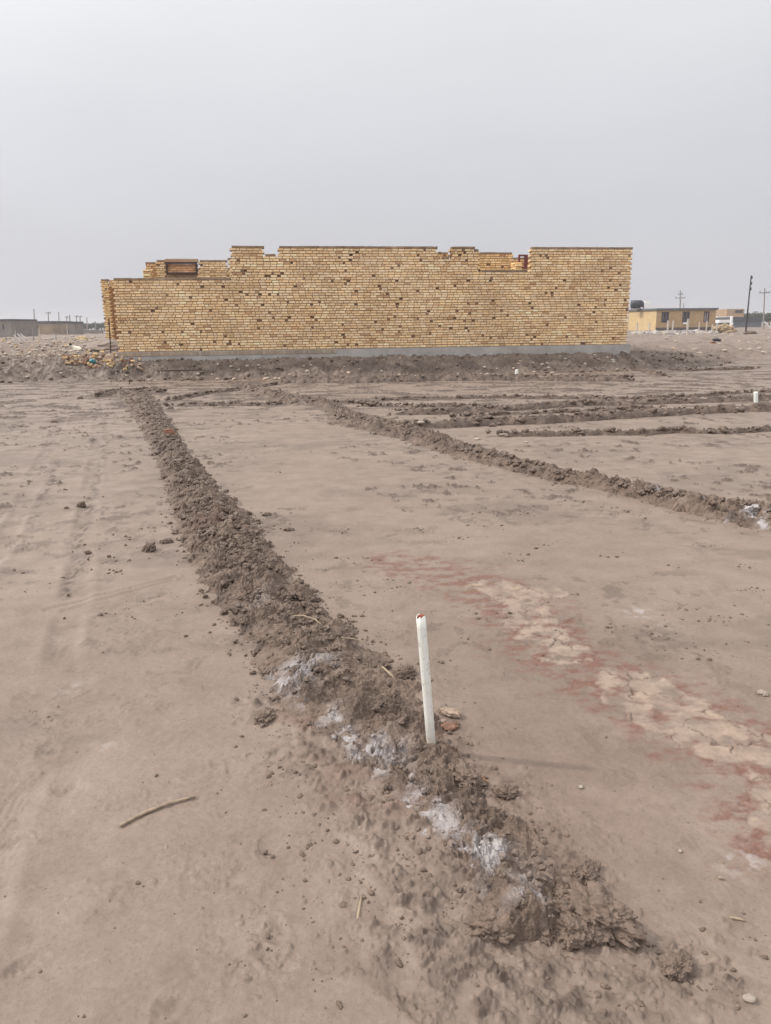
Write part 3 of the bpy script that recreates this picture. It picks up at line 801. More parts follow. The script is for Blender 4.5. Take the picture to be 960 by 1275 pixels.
plane_wall(11.0, [(124, 135, 347.5)], (1.1, .97, .8))
plane_wall(12.0, [(133.5, 200, 356), ], (.50, .31, .18), cap=False)  # orange-brown brick, toned darker to paint the recess's shade
plane_wall(11.05, [(200, 786, 333)], (1, 1, 1))
# lintel across the recess of the rear wing
m = MB()
TT = Matrix.Translation(OA) @ Matrix(((UV.x, VV.x, 0, 0), (UV.y, VV.y, 0, 0), (0, 0, 1, 0), (0, 0, 0, 1)))
a0_, zt = on_plane(205, 322.3, 5.0); _, zl = on_plane(226, 326.6, 5.0); a1_ = uf(247, 330, 5.0)
m.box(a0_, a1_, 4.985, 5.2, zl, zt, (.34, .22, .15), TT)
m.build('lintel', M_BRICK, house)
m = MB()
u0, zt = on_plane(135.2, 348.5, 11.0); _, zl = on_plane(140, 357, 11.0); u1 = uf(200, 350, 11.0)
m.box(u0, u1, 11.02, 11.30, zl, zt, (.50, .30, .16), TT)
m.build('lintel', M_BRICK, house)
# return with sunlight put into its brick tone; leads back from the rear wing's opening
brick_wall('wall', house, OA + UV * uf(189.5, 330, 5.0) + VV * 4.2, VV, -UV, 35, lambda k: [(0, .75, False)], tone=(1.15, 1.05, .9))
brick_wall('wall', house, OA + UV * uf(642, 330, 2.6) + VV * 1.9, VV, -UV, 36, lambda k: [(0, .65, False)], tone=(1.15, 1.0, .85))  # lighter tone paints sun on this face too
M_STEEL = simple('red_oxide_steel', (.13, .028, .022), .3, 12, .55, .4)
M_DARKST = simple('rusty_dark_steel', (.045, .022, .018), .4, 12, .6, .4)
def frame_part(x0, x1, y0, y1, depth, mat, t=.07, mull=None, name='window_frame'):
    ua, zt_ = on_plane(x0, y0, depth); ub, zb_ = on_plane(x1, y1, depth); f = MB()
    D0, D1 = depth - .04, depth + .02
    f.box(ua, ua + t, D0, D1, zb_, zt_, (.1, .05, .05), TT); f.box(ub - t, ub, D0, D1, zb_, zt_, (.1, .05, .05), TT)
    f.box(ua + t, ub - t, D0, D1, zt_ - t, zt_, (.1, .05, .05), TT); f.box(ua + t, ub - t, D0, D1, zb_, zb_ + t, (.1, .05, .05), TT)
    if mull: f.box(ua + (ub - ua) * mull - t / 2, ua + (ub - ua) * mull + t / 2, D0 + .005, D1 - .005, zb_ + t, zt_ - t, (.1, .05, .05), TT)
    return f.build(name, mat, house)
frame_part(206, 246.5, 326.2, 341.5, 4.97, M_DARKST, .065)
fr = frame_part(645.5, 656.5, 317, 334.5, 2.9, M_STEEL, .06, .72)
# foundation: grey cement band, soldier course at its left end
M_CONC = simple('grey_cement', (.34, .315, .295), .16, 3, .9, .2, .3)
m = MB(); m.box(-.06, uf(783.5, 432) + .02, -.045, .5, .30, ZB - .017, (.3, .3, .3), TT); m.build('foundation', M_CONC, house)
m = MB()
for i in range(75):
    a = -.02 + i * .085; jj = rb.uniform(.75, 1.2)
    m.box(a, a + .072, -.062, -.048, ZB - .135, ZB - .03, tuple(v * jj for v in (.33, .27, .22)), TT)
m.build('soldier_course', M_BRICK, house)
rebase(house)

# ------------------------------------------------------------------ loose things
M_CLOD = soil_material('dark_clod', (.130, .090, .068), (.195, .142, .110), 1.4, .4, .5, .4)

def nz3(P, s, seed):
    return (perlin(P[:, 0] / s + 7, P[:, 1] / s, seed) + perlin(P[:, 1] / s, P[:, 2] / s + 3, seed + 1) + perlin(P[:, 2] / s, P[:, 0] / s, seed + 2)) / 1.6

def perlin3(P, lam, seed):
    Q = P / lam; F = np.floor(Q); I = F.astype(np.int64); f = Q - F; u = f * f * f * (f * (f * 6 - 15) + 10)
    out = 0
    for dx in (0, 1):
        for dy in (0, 1):
            for dz in (0, 1):
                hh = hsh(I[:, 0] + dx + 131 * (I[:, 2] + dz), I[:, 1] + dy - 57 * (I[:, 2] + dz), seed)
                a = (hh & 0xffff) / 65536 * 6.28318; c = ((hh >> 16) & 0xffff) / 32768 - 1; s_ = np.sqrt(1 - c * c)
                d = f - np.array((dx, dy, dz)); w_ = np.abs(1 - dx - u[:, 0]) * np.abs(1 - dy - u[:, 1]) * np.abs(1 - dz - u[:, 2])
                out = out + w_ * (np.cos(a) * s_ * d[:, 0] + np.sin(a) * s_ * d[:, 1] + c * d[:, 2])
    return out * 1.5

def lump_mesh(name, mat, r, squash=(1, 1, .75), sub=4, seed=1, rough=.28, crumbs=True):
    bm = bmesh.new(); bmesh.ops.create_icosphere(bm, subdivisions=sub, radius=1)
    me = bpy.data.meshes.new(name); bm.to_mesh(me); bm.free()
    P = np.empty(len(me.vertices) * 3, np.float32); me.vertices.foreach_get('co', P); P = P.reshape(-1, 3).astype(float)
    W_ = P + .15 * np.stack([perlin3(P + 9 * q, .5, seed + 60 + q) for q in range(3)], 1)
    d = 1 + rough * 1.3 * perlin3(P, .9, seed) + rough * .7 * perlin3(P, .42, seed + 5)
    if crumbs:
        for lam, am in ((.62, .42), (.30, .30), (.15, .20), (.075, .11)):
            d = d + am * (np.abs(perlin3(W_, lam, seed + 31)) - .2)
    else: d = d + rough * .4 * perlin3(P, .2, seed + 8)
    P = P * d[:, None] * np.array(squash) * r
    me.vertices.foreach_set('co', P.astype(np.float32).ravel())
    me.polygons.foreach_set('use_smooth', np.ones(len(me.polygons), bool))
    me.materials.append(mat); me.update()
    return me

def put(name, me, loc, rz=0, sc=1.0, rx=0.0):
    o = bpy.data.objects.new(name, me); COL.objects.link(o)
    o.location = loc; o.rotation_euler = (rx, 0, rz); o.scale = (sc,) * 3
    return o

CL = [  # px, py of its foot, radius, squash, label
    (187, 690, .042, (1, 1, .85), 'round dark mud clod lying on bare ground left of the salty ridge'),
    (102, 634, .032, (1.1, 1, .8), 'dark mud clod with a smaller lump beside it on the left ground'),
    (83, 636, .014, (1.2, 1, .7), 'tiny mud lump beside the dark clod on the left ground'),
    (110, 693, .018, (1.1, 1, .8), 'small mud lump at the left end of the row of lumps left of the ridge'),
    (136, 697, .012, (1.2, 1, .7), 'tiny mud lump next to the leftmost lump of the row'),
    (207, 680, .030, (1.4, 1, .6), 'flat mud lump touching the salty ridge behind the round clod'),
    (212, 511, .05, (1.4, 1, .6), 'low mud lump off the far right flank of the salty ridge'),
    (360, 664, .026, (1.4, 1, .6), 'flat broken mud clod on the smooth ground right of the salty ridge'),
    (333, 645, .03, (1.3, 1, .5), 'pale low mud lump just off the right flank of the salty ridge'),
    (740, 1172, .082, (1.25, .85, .62), 'big crumbly mud clod at the near right tip of the salty ridge'),
    (715, 1182, .045, (1, 1, .8), 'mud clod broken off in front of the big crumbly clod'),
    (672, 1160, .06, (1.2, .8, .55), 'mud clod bridging the hollow at the near end of the ridge'),
    (610, 1178, .050, (1.1, .9, .6), 'mud clod at the left corner of the ridge tip hollow'),
    (728, 1100, .034, (1.3, .9, .6), 'mud clod on the right flank near the ridge tip'),
    (842, 1222, .030, (1, 1.3, .7), 'mud clod alone on smooth ground right of the ridge tip'),
    (500, 850, .045, (1.4, .8, .5), 'mud clod holding a dry straw, left of the white pipe'),
    (580, 985, .05, (1.3, .8, .6), 'rough mud clod on the right flank below the white pipe'),
    (630, 1000, .03, (1.2, .9, .7), 'small rough mud clod right of the flank below the pipe'),
    (330, 905, .04, (1.3, .9, .5), 'mud clod on the left flank at the height of the pipe foot'),
    (885, 634, .07, (1.2, .9, .7), 'dark mud clod with a hollow on the slanting ridge left of its white salt spot'),
    (68, 528, .035, (1.2, 1, .7), 'small dark mud lump far left on the pale ground'),
    (100, 498, .05, (1.2, 1, .7), 'dark mud lump near the far tip of the salty ridge, on the left'),
]
for i, (px, py, r, sq, lab) in enumerate(CL):
    g = G(px, py)
    on = min(dist_poly(g[:1], g[1:], R1C)[0] - .2, dist_poly(g[:1], g[1:], R2C)[0] - .2)
    z = ground_z(*g) + r * sq[2] * .45
    g2 = g + g / np.hypot(*g) * r * .5
    o = put('mud_clod', lump_mesh('mud_clod', M_CLOD, r, sq, 6 if r > .028 else 5, 500 + i * 23), (g2[0], g2[1], z), i * 1.3)
    tag(o, lab, 'mud clod', 'mud clods lying loose')

# loose crumbs of mud strewn along the ridges: too many to count
def crumbs():
    bm = bmesh.new(); bmesh.ops.create_icosphere(bm, subdivisions=2, radius=1)
    B = np.array([v.co[:] for v in bm.verts]); F = np.array([[v.index for v in f.verts] for f in bm.faces]); bm.free()
    rg = np.random.default_rng(5); VV_, FF_ = [], []
    pts = []
    def along(C, hw, n, spread, ymax=12):
        L = np.linspace(0, 1, len(C))
        for _ in range(n):
            t = rg.random() ** 1.0
            c = np.array((np.interp(t, L, C[:, 0]), np.interp(t, L, C[:, 1]))); c2 = np.array((np.interp(min(1, t + .02), L, C[:, 0]), np.interp(min(1, t + .02), L, C[:, 1])))
            if np.hypot(*c) > ymax: continue
            d = c2 - c; d /= (np.hypot(*d) + 1e-9); n_ = np.array((d[1], -d[0]))
            w_ = np.interp(t, L, hw)
            off = w_ * rg.uniform(.7, 1.15) + rg.exponential(spread)
            pts.append((*(c + n_ * off * rg.choice((-1, 1))), rg.random()))
    along(R1C[5:], hw1[5:], 1300, .045)
    along(R2C, np.clip(hw2, .15, .5), 420, .06)
    along(APRON, np.full(len(APRON), .02), 1500, .09)
    for px, py, rr, st in CLUST:
        g = G(px, py)
        for _ in range(int(26 * st)):
            pts.append((g[0] + rg.normal(0, rr * .6), g[1] + rg.normal(0, rr * .6), rg.random()))
    for _ in range(170):
        px, py = rg.uniform(-40, 1000), 520 + 760 * rg.random() ** .7
        g = G(px, py); pts.append((g[0], g[1], rg.random() * .8))
    for _ in range(120):
        px, py = rg.uniform(-30, 1000), 505 + 330 * rg.random() ** 1.1
        g = G(px, py)
        if min(dist_poly(g[:1], g[1:], R1C)[0], dist_poly(g[:1], g[1:], R2C)[0]) < .3: continue
        a_ = rg.normal(0, .5); L_ = rg.uniform(.03, .16)
        for _ in range(rg.integers(3, 15)):
            t_ = rg.normal(0, 1)
            pts.append((g[0] + t_ * L_ * math.cos(a_) + rg.normal(0, .015), g[1] + t_ * L_ * math.sin(a_) + rg.normal(0, .03), rg.uniform(.35, .98)))
    P = np.array(pts)
    gz = ground_macro(P[:, 0], P[:, 1]) + bank(P[:, 0], P[:, 1])[0]
    for i, (x, y, q) in enumerate(P):
        r = (.0016 + .0065 * q ** 5) * (1 + .09 * math.hypot(x, y))
        sc = r * rg.uniform(.7, 1.3, 3) * np.array((1, 1, .75))
        a = rg.uniform(0, 6.28); ca, sa = math.cos(a), math.sin(a)
        b = B * (1 + rg.normal(0, .16, (len(B), 1)) + .3 * np.sin(B @ rg.normal(0, 1.5, (3, 1)) + i)) * sc
        VV_.append(np.stack([b[:, 0] * ca - b[:, 1] * sa + x, b[:, 0] * sa + b[:, 1] * ca + y, b[:, 2] + gz[i] + sc[2] * .12], 1)); FF_.append(F + i * len(B))
    # bigger broken clods bedded in the ridges
    kinds = []
    for q in range(12):
        me = lump_mesh('tmp', M_CLOD, 1.0, (1, 1, .75), 3, 900 + 41 * q, .55)
        p_ = np.empty(len(me.vertices) * 3, np.float32); me.vertices.foreach_get('co', p_); f_ = np.empty(len(me.polygons) * 3, np.int32); me.polygons.foreach_get('vertices', f_)
        kinds.append((p_.reshape(-1, 3).astype(float), f_.reshape(-1, 3))); bpy.data.meshes.remove(me)
    nb_ = sum(len(v) for v in VV_)
    FF_ = [np.concatenate([f + i * len(B) * 0 for i, f in enumerate(FF_)])]
    base = nb_
    for C, hw, hh, n, ymax in ((R1C, hw1, h1, 2200, 14), (R2C, np.clip(hw2, .15, .5), h2, 900, 20)):
        d_ = np.hypot(*C.T); L = np.arange(len(C)); wts = np.hypot(*np.gradient(C, axis=0).T); wts = wts / (1.5 + d_); cdf = np.concatenate([[0], np.cumsum((wts[1:] + wts[:-1]) / 2)]); cdf /= cdf[-1]
        for _ in range(n):
            t = np.interp(rg.random(), cdf, L)
            c = np.array((np.interp(t, L, C[:, 0]), np.interp(t, L, C[:, 1])))
            i0 = min(int(t), len(C) - 2); d = C[i0 + 1] - C[i0]; d /= np.hypot(*d); n_ = np.array((d[1], -d[0]))
            u = float(np.clip(rg.normal(0, .55), -1.15, 1.15)); w_ = np.interp(t, L, hw); p2 = c + n_ * u * w_
            g_ = float((ground_macro(p2[:1], p2[1:]) + bank(p2[:1], p2[1:])[0])[0])
            zz = g_ + np.interp(t, L, hh) * max(0, 1 - u * u) ** .8 * .8
            r = (.006 + .024 * rg.random() ** 3) * float(np.clip(np.hypot(*p2) / 5.5, .36, 1))
            if np.hypot(*p2) < 2.9 and rg.random() < .35: continue
            K, Fk = kinds[rg.integers(12)]; a = rg.uniform(0, 6.28); ca, sa = math.cos(a), math.sin(a); tl = rg.normal(0, .5); ct, st = math.cos(tl), math.sin(tl)
            b = K * (r * rg.uniform(.75, 1.3, 3)); b = np.stack([b[:, 0], b[:, 1] * ct - b[:, 2] * st, b[:, 1] * st + b[:, 2] * ct], 1)
            VV_.append(np.stack([b[:, 0] * ca - b[:, 1] * sa + p2[0], b[:, 0] * sa + b[:, 1] * ca + p2[1], b[:, 2] + zz + .006], 1)); FF_.append(Fk + base); base += len(K)
    # smaller-meshed clods on the far ridges and on the face of the bank
    kinds = []
    for q in range(10):
        me = lump_mesh('tmp', M_CLOD, 1.0, (1, 1, .75), 2, 1400 + 41 * q, .5)
        p_ = np.empty(len(me.vertices) * 3, np.float32); me.vertices.foreach_get('co', p_); f_ = np.empty(len(me.polygons) * 3, np.int32); me.polygons.foreach_get('vertices', f_)
        kinds.append((p_.reshape(-1, 3).astype(float), f_.reshape(-1, 3))); bpy.data.meshes.remove(me)
    spots = []
    for pp, hw_, hh_, lab in THIN:
        C = GP(pp); L = np.arange(len(C))
        for _ in range(int(60 + 14 * np.hypot(*np.diff(C, axis=0).T).sum())):
            t = rg.uniform(0, len(C) - 1); c = np.array((np.interp(t, L, C[:, 0]), np.interp(t, L, C[:, 1]))); u = rg.normal(0, .6)
            spots.append((c[0], c[1] + u * hw_ * .6, hh_ * 1.1 * max(0, 1 - u * u), .012 + .035 * rg.random() ** 2))
    for _ in range(1500):
        x = rg.uniform(-16.5, 12.5); t = rg.uniform(-.25, 1.6) if x > -8 else rg.uniform(-.25, 2.4)
        if perlin(np.array([x / .7]), np.array([t / .4]), 99)[0] < -.15: continue
        spots.append((x, float(np.interp(x, BANK_X, BANK_Y)) + t, .02, .014 + .050 * rg.random() ** 3))
    for x, y, up, r in spots:
        g_ = float((ground_macro(np.array([x]), np.array([y])) + bank(np.array([x]), np.array([y]))[0])[0])
        K, Fk = kinds[rg.integers(10)]; a = rg.uniform(0, 6.28); ca, sa = math.cos(a), math.sin(a); b = K * (r * rg.uniform(.7, 1.4, 3))
        VV_.append(np.stack([b[:, 0] * ca - b[:, 1] * sa + x, b[:, 0] * sa + b[:, 1] * ca + y, b[:, 2] + g_ + up + r * .25], 1)); FF_.append(Fk + base); base += len(K)
    V = np.concatenate(VV_)
    k = np.zeros(len(V))
    return np_mesh('mud_crumbs', V, np.concatenate(FF_), M_CLOD, dict(red=k, plate=k, salt=np.clip(salt_at(V[:, 0], V[:, 1]) * .9, 0, .7), wet=k + .15))
def grit(name, mat, n, seed, rmax):
    bm = bmesh.new(); bmesh.ops.create_icosphere(bm, subdivisions=1, radius=1)
    B = np.array([v.co[:] for v in bm.verts]); F = np.array([[v.index for v in f.verts] for f in bm.faces]); bm.free()
    rg = np.random.default_rng(seed); P = []
    while len(P) < n:
        g = G(rg.uniform(-60, 1020), 640 + 640 * rg.random() ** .8); P.append(g)
    P = np.array(P); P = P[fbm(P[:, 0] / .3, P[:, 1] / .3, seed, 3) > rg.uniform(-.9, .6, len(P))]
    gz = ground_macro(P[:, 0], P[:, 1]); V_, F_ = [], []
    for i, (x, y) in enumerate(P):
        r = (.0009 + rmax * rg.random() ** 4) * (.6 + .22 * math.hypot(x, y))
        V_.append(B * (1 + rg.normal(0, .22, (len(B), 1))) * r * rg.uniform(.6, 1.3, 3) + (x, y, gz[i] + r * .2)); F_.append(F + i * len(B))
    V = np.concatenate(V_); k = np.zeros(len(V))
    return np_mesh(name, V, np.concatenate(F_), mat, dict(red=k, plate=k, salt=k, wet=k + .1), smooth=False)
tag(grit('mud_grit', M_CLOD, 3600, 41, .0035), 'fine dark grit on the bare mud', 'grit', kind='stuff')
tag(crumbs(), 'loose mud crumbs strewn along the ridges', 'mud crumbs', kind='stuff')

# white plastic pipe standing in the ridge
def pipe(name, px, py, zb, px2, py2, r, label, open_top=True, chip=True):
    b = G(px, py, zb); top = At(px2, py2, b[1])
    bm = bmesh.new(); n = 40
    root = Vector((b[0], b[1], zb - .09)); ax = (top - root)
    L = ax.length; rings = 14
    rgz = random.Random(4)
    outer = []
    for k in range(rings + 1):
        z = L * k / rings
        outer.append([bm.verts.new((r * math.cos(6.2832 * i / n), r * math.sin(6.2832 * i / n), z + ((.005 * math.sin(i * .35) + rgz.uniform(-.0008, .0008)) if k == rings and chip else 0))) for i in range(n)])
    inner = [[bm.verts.new((.84 * r * math.cos(6.2832 * i / n), .84 * r * math.sin(6.2832 * i / n), outer[-1][i].co.z - (0 if k == 0 else .12))) for i in range(n)] for k in range(2)]
    for A_, B_ in list(zip(outer[:-1], outer[1:])) + [(outer[-1], inner[0]), (inner[0], inner[1])]:
        for i in range(n):
            j = (i + 1) % n; bm.faces.new((A_[i], A_[j], B_[j], B_[i]))
    bm.faces.new(inner[1]); bm.faces.new(outer[0][::-1])
    me = bpy.data.meshes.new(name); bm.to_mesh(me); bm.free()
    me.polygons.foreach_set('use_smooth', [len(p.vertices) == 4 for p in me.polygons])
    o = bpy.data.objects.new(name, me); COL.objects.link(o)
    o.location = root; o.rotation_euler = ax.to_track_quat('Z', 'Y').to_euler()
    return tag(o, label, 'pipe'), root, ax

def pvc_material():
    k = NT('weathered_white_plastic'); tc_ = k.n('ShaderNodeTexCoord'); sx = k.n('ShaderNodeSeparateXYZ'); k.l(tc_.outputs['Object'], sx.inputs[0])
    mp = k.n('ShaderNodeMapping'); mp.inputs['Scale'].default_value = (30, 30, 4); k.l(tc_.outputs['Object'], mp.inputs[0])
    f = k.noise(1.0, 5, .6, mp.outputs[0]); g = k.noise(55, 4)
    c = k.mix(k.maprange(f, .42, .75, 0, .4), (.66, .66, .62), (.50, .47, .40))
    c = k.mix(k.maprange(g, .56, .70, 0, .55), c, (.34, .28, .22))
    low = k.maprange(sx.outputs['Z'], .09, .19, .55, 0)
    c = k.mix(low, c, (.33, .27, .21))
    return k.out(c, .42, .45, k.bump(g, .08, .003))
M_PVCW = pvc_material()
p1, root1, ax1 = pipe('plastic_pipe', 539, 921, .075, 524, 768, .0163, 'white plastic pipe standing upright in the near mud ridge')
p1.data.materials.append(M_PVCW)
# rusty plug in its mouth
m = MB(); m.tube((0, 0, ax1.length - .055), (0, 0, ax1.length + .005), .0131, .0112, 18, (.2, .05, .03))
pl = m.build('plug', simple('rusty_red_plug', (.17, .045, .03), .5, 90, .9, .2, .5)); pl.parent = p1
p2, _, _ = pipe('plastic_pipe', 643, 468.5, ground_z(*G(643, 468.5)), 643.5, 460, .045, 'short white plastic stub standing at the foot of the bank below the wall', chip=False)
p2.data.materials.append(M_PVC)
p3, _, _ = pipe('plastic_pipe', 942, 503, .0, 941, 488, .038, 'short white plastic stub at the right edge standing among the cross ridges', chip=False)
p3.data.materials.append(M_PVC)

# sticks and straws
M_STRAW = simple('dry_straw', (.29, .225, .165), .3, 40, .8, .25, .2)
def stick(name, pts, r, label, mat=M_STRAW, lift=.006, cat='stick', zadd=None):
    cu = []
    for i, (px, py) in enumerate(pts):
        za = zadd[i] if zadd else 0
        g = G(px, py, za); cu.append(Vector((g[0], g[1], (za if zadd else ground_z(*g)) + lift)))
    sm = []
    for a, b in zip(cu[:-1], cu[1:]):
        sm += [a.lerp(b, t) for t in (0, .33, .66)]
    sm.append(cu[-1]); n = 8; V, F = [], []
    for i, p in enumerate(sm):
        d = (sm[min(i + 1, len(sm) - 1)] - sm[max(i - 1, 0)]).normalized(); a = d.cross(Vector((0, 0, 1))).normalized(); b = a.cross(d)
        rr = r * (1 - .25 * abs(2 * i / (len(sm) - 1) - .8)) * (1 + .12 * math.sin(i * 2.3))
        for k in range(n):
            t = 6.2832 * k / n; V.append(tuple(p + (a * math.cos(t) + b * math.sin(t)) * rr))
    for i in range(len(sm) - 1):
        for k in range(n):
            j = (k + 1) % n; F.append((i * n + k, i * n + j, (i + 1) * n + j, (i + 1) * n + k))
    F += [tuple(range(n))[::-1], tuple((len(sm) - 1) * n + k for k in range(n))]
    me = bpy.data.meshes.new(name); me.from_pydata(V, [], F); me.materials.append(mat); me.update()
    me.polygons.foreach_set('use_smooth', [len(p.vertices) == 4 for p in me.polygons])
    o = bpy.data.objects.new(name, me); COL.objects.link(o)
    return tag(o, label, cat)
stick('dry_stick', [(150, 1038), (178, 1023), (210, 1010), (244, 1001)], .0056, 'curved pale dry stick lying on the smooth mud in the lower left')
stick('dry_stick', [(444, 1160), (446, 1142), (450, 1119)], .0042, 'short straight dry stalk on the reddish crumbs left of the ridge tip', zadd=[.015, .02, .02])
stick('dry_straw', [(476, 832), (486, 841), (493, 848)], .006, 'pale reed piece on the ridge flank left of the white pipe', zadd=[.07, .06, .045], cat='straw')
stick('dry_straw', [(585, 968), (597, 975), (608, 983)], .003, 'thin reddish straw on the ground just below the white pipe', simple('red_straw', (.33, .15, .09), .3, 40), cat='straw')
stick('dry_straw', [(908, 1153), (917, 1154.5), (926, 1157)], .0032, 'tiny pale straw on smooth mud near the right edge', cat='straw')
stick('dry_straw', [(365, 768), (378, 768), (393, 773), (400, 779)], .004, 'pale bent root on top of the ridge above the salt crust', zadd=[.125, .135, .125, .115], cat='straw')
stick('dry_straw', [(425, 795), (440, 797), (457, 801)], .003, 'thin pale root at the right edge of the ridge crest', zadd=[.09, .09, .08], cat='straw')
stick('dry_straw', [(893, 1102), (902, 1104)], .003, 'speck of straw below the white stain on the right', cat='straw')
stick('lying_rod', [(196, 462), (225, 461.5), (252, 461)], .022, 'thin dark rod lying along the bank below the left end of the wall', M_DARKST, cat='rod', zadd=[.40, .40, .40])

# brick bits, pebbles
def chunk_mesh(name, mat, sx, sy, sz, seed):
    bm = bmesh.new(); bmesh.ops.create_cube(bm, size=1)
    rg = random.Random(seed)
    for v in bm.verts: v.co = Vector((v.co.x * sx * rg.uniform(.7, 1.1), v.co.y * sy * rg.uniform(.7, 1.1), v.co.z * sz * rg.uniform(.75, 1.1)))
    bmesh.ops.bevel(bm, geom=bm.edges[:], offset=min(sx, sy, sz) * .14, segments=2, affect='EDGES')
    bmesh.ops.subdivide_edges(bm, edges=bm.edges[:], cuts=1, use_grid_fill=True)
    for v in bm.verts:
        q = min(sx, sy, sz) * .06
        v.co += Vector((rg.uniform(-q, q), rg.uniform(-q, q), rg.uniform(-q, q)))
    me = bpy.data.meshes.new(name); bm.to_mesh(me); bm.free(); me.materials.append(mat)
    return me
M_PALEB = simple('pale_brick_bit', (.44, .335, .26), .25, 18, .9, .2, .4)
M_REDB = simple('red_brick_bit', (.24, .125, .085), .35, 16, .9, .2, .4)
M_YELB = simple('yellow_brick_bit', (.52, .38, .21), .3, 14, .9, .2, .4)
M_STONE = simple('pale_stone', (.36, .31, .26), .25, 14, .9, .2, .4)
M_MUDBRICK = simple('muddy_brick_bit', (.30, .225, .175), .35, 30, .9, .2, .5)
M_MUDRED = simple('muddy_red_bit', (.175, .10, .072), .4, 30, .9, .2, .5)
M_PEB = simple('dusty_pebble', (.29, .245, .205), .25, 40, .9, .2, .4)
def ground_bit(name, me, px, py, dz, rz, label, cat, rx=0, z=None):
    g = G(px, py); o = put(name, me, (g[0], g[1], (ground_z(*g) if z is None else z) + dz), rz, 1, rx)
    return tag(o, label, cat)
ground_bit('brick_fragment', lump_mesh('brick_fragment', M_MUDBRICK, .030, (1.35, .65, .5), 4, 601, .25), 561, 898, .016, -.55, 'pale pinkish brick fragment lying right beside the pipe foot', 'brick', .15)
ground_bit('brick_fragment', lump_mesh('brick_fragment', M_MUDRED, .026, (1.25, 1, .35), 4, 602, .25), 561, 913, .006, .3, 'flat red brick chip below the pale fragment at the pipe foot', 'brick')
ground_bit('brick_fragment', lump_mesh('brick_fragment', M_MUDBRICK, .016, (1.4, .7, .4), 4, 603, .25), 549, 908, .008, .7, 'small pale chip between the pipe and the red chip', 'brick')
g = G(211, 541, .10)
tag(put('brick_fragment', chunk_mesh('brick_fragment', M_REDB, .16, .10, .085, 3), (g[0], g[1], .13), .2), 'reddish half brick sitting on the crest of the far salty ridge', 'brick')
ground_bit('pebble', lump_mesh('pebble', M_PEB, .016, (1.3, 1, .6), 4, 5, .35, False), 949, 871, .006, 0, 'pale pebble near the right edge beside the cracked plates', 'pebble')
ground_bit('pebble', lump_mesh('pebble', M_PEB, .009, (1, 1, .7), 3, 6, .15, False), 723, 988, .004, 0, 'small pale pebble on bare mud right of the pipe shadow', 'pebble')
ground_bit('pebble', lump_mesh('pebble', M_PEB, .006, (1, 1, .7), 3, 8, .15, False), 846, 1068, .003, 0, 'tiny pale pebble left of the white stain on the right', 'pebble')
ground_bit('pebble', lump_mesh('pebble', M_PEB, .010, (1.5, 1, .6), 3, 9, .15, False), 932, 1254, .004, 0, 'pale pebble in the bottom right corner', 'pebble')
ground_bit('stone', lump_mesh('stone', M_STONE, .022, (1.6, 1, .5), 3, 11, .2, False), 655, 554.5, .006, .1, 'flat pale stone beside the slanting ridge in the middle distance', 'stone')
ground_bit('stone', lump_mesh('stone', M_STONE, .035, (1.6, 1, .6), 3, 12, .2, False), 524, 536, .115, .1, 'pale stone on the crest of the slanting ridge', 'stone', z=.0)
ground_bit('stone', lump_mesh('stone', M_STONE, .028, (1.8, 1, .6), 3, 13, .2, False), 594, 557, .105, .3, 'small pale stone on the far flank of the slanting ridge', 'stone', z=.0)

# heap of broken bricks by the house corner
SH = [chunk_mesh('broken_brick', mt, .15 * a, .09 * b, .06, 20 + i) for i, (mt, a, b) in enumerate([(M_YELB, .6, 1), (M_YELB, 1, 1), (M_REDB, .55, .8), (M_PALEB, .5, .7), (M_REDB, .8, 1), (M_PALEB, .75, .9)])]
rq = random.Random(11)
heap = [(82, 466), (92, 458), (103, 455), (115, 452), (128, 452), (140, 454), (152, 456), (165, 459), (178, 464)]
nb = 0
while nb < 230:
    i = rq.randrange(len(heap) - 1); t = rq.random()
    cx_, cy_ = heap[i][0] * (1 - t) + heap[i + 1][0] * t, heap[i][1] * (1 - t) + heap[i + 1][1] * t
    g = G(cx_, 474); dpt = rq.uniform(-.1, 1.25) * (1 if cx_ > 100 else .7)
    d = g / np.hypot(*g); xx, yy = g + d * dpt
    zz = ground_z(xx, yy)
    o = put('broken_brick', SH[rq.randrange(6)], (xx, yy, zz + rq.uniform(.0, .14)), rq.uniform(0, 6.28), rq.uniform(.6, 1.15), rq.uniform(-.6, .6))
    tag(o, 'broken yellow or reddish brick in the heap by the left corner of the brick house', 'brick', 'broken bricks in the heap by the house corner')
    nb += 1
# turquoise bag
bg_me = lump_mesh('plastic_bag', simple('turquoise_plastic', (.02, .14, .16), .35, 30, .4, .5), .085, (1.1, 1, .9), 4, 77, .3, False)
g = At(115, 452, 22.35); tag(put('plastic_bag', bg_me, (g.x, g.y, ground_z(g.x, g.y) + .16)), 'crumpled turquoise plastic bag on the broken brick heap', 'bag')
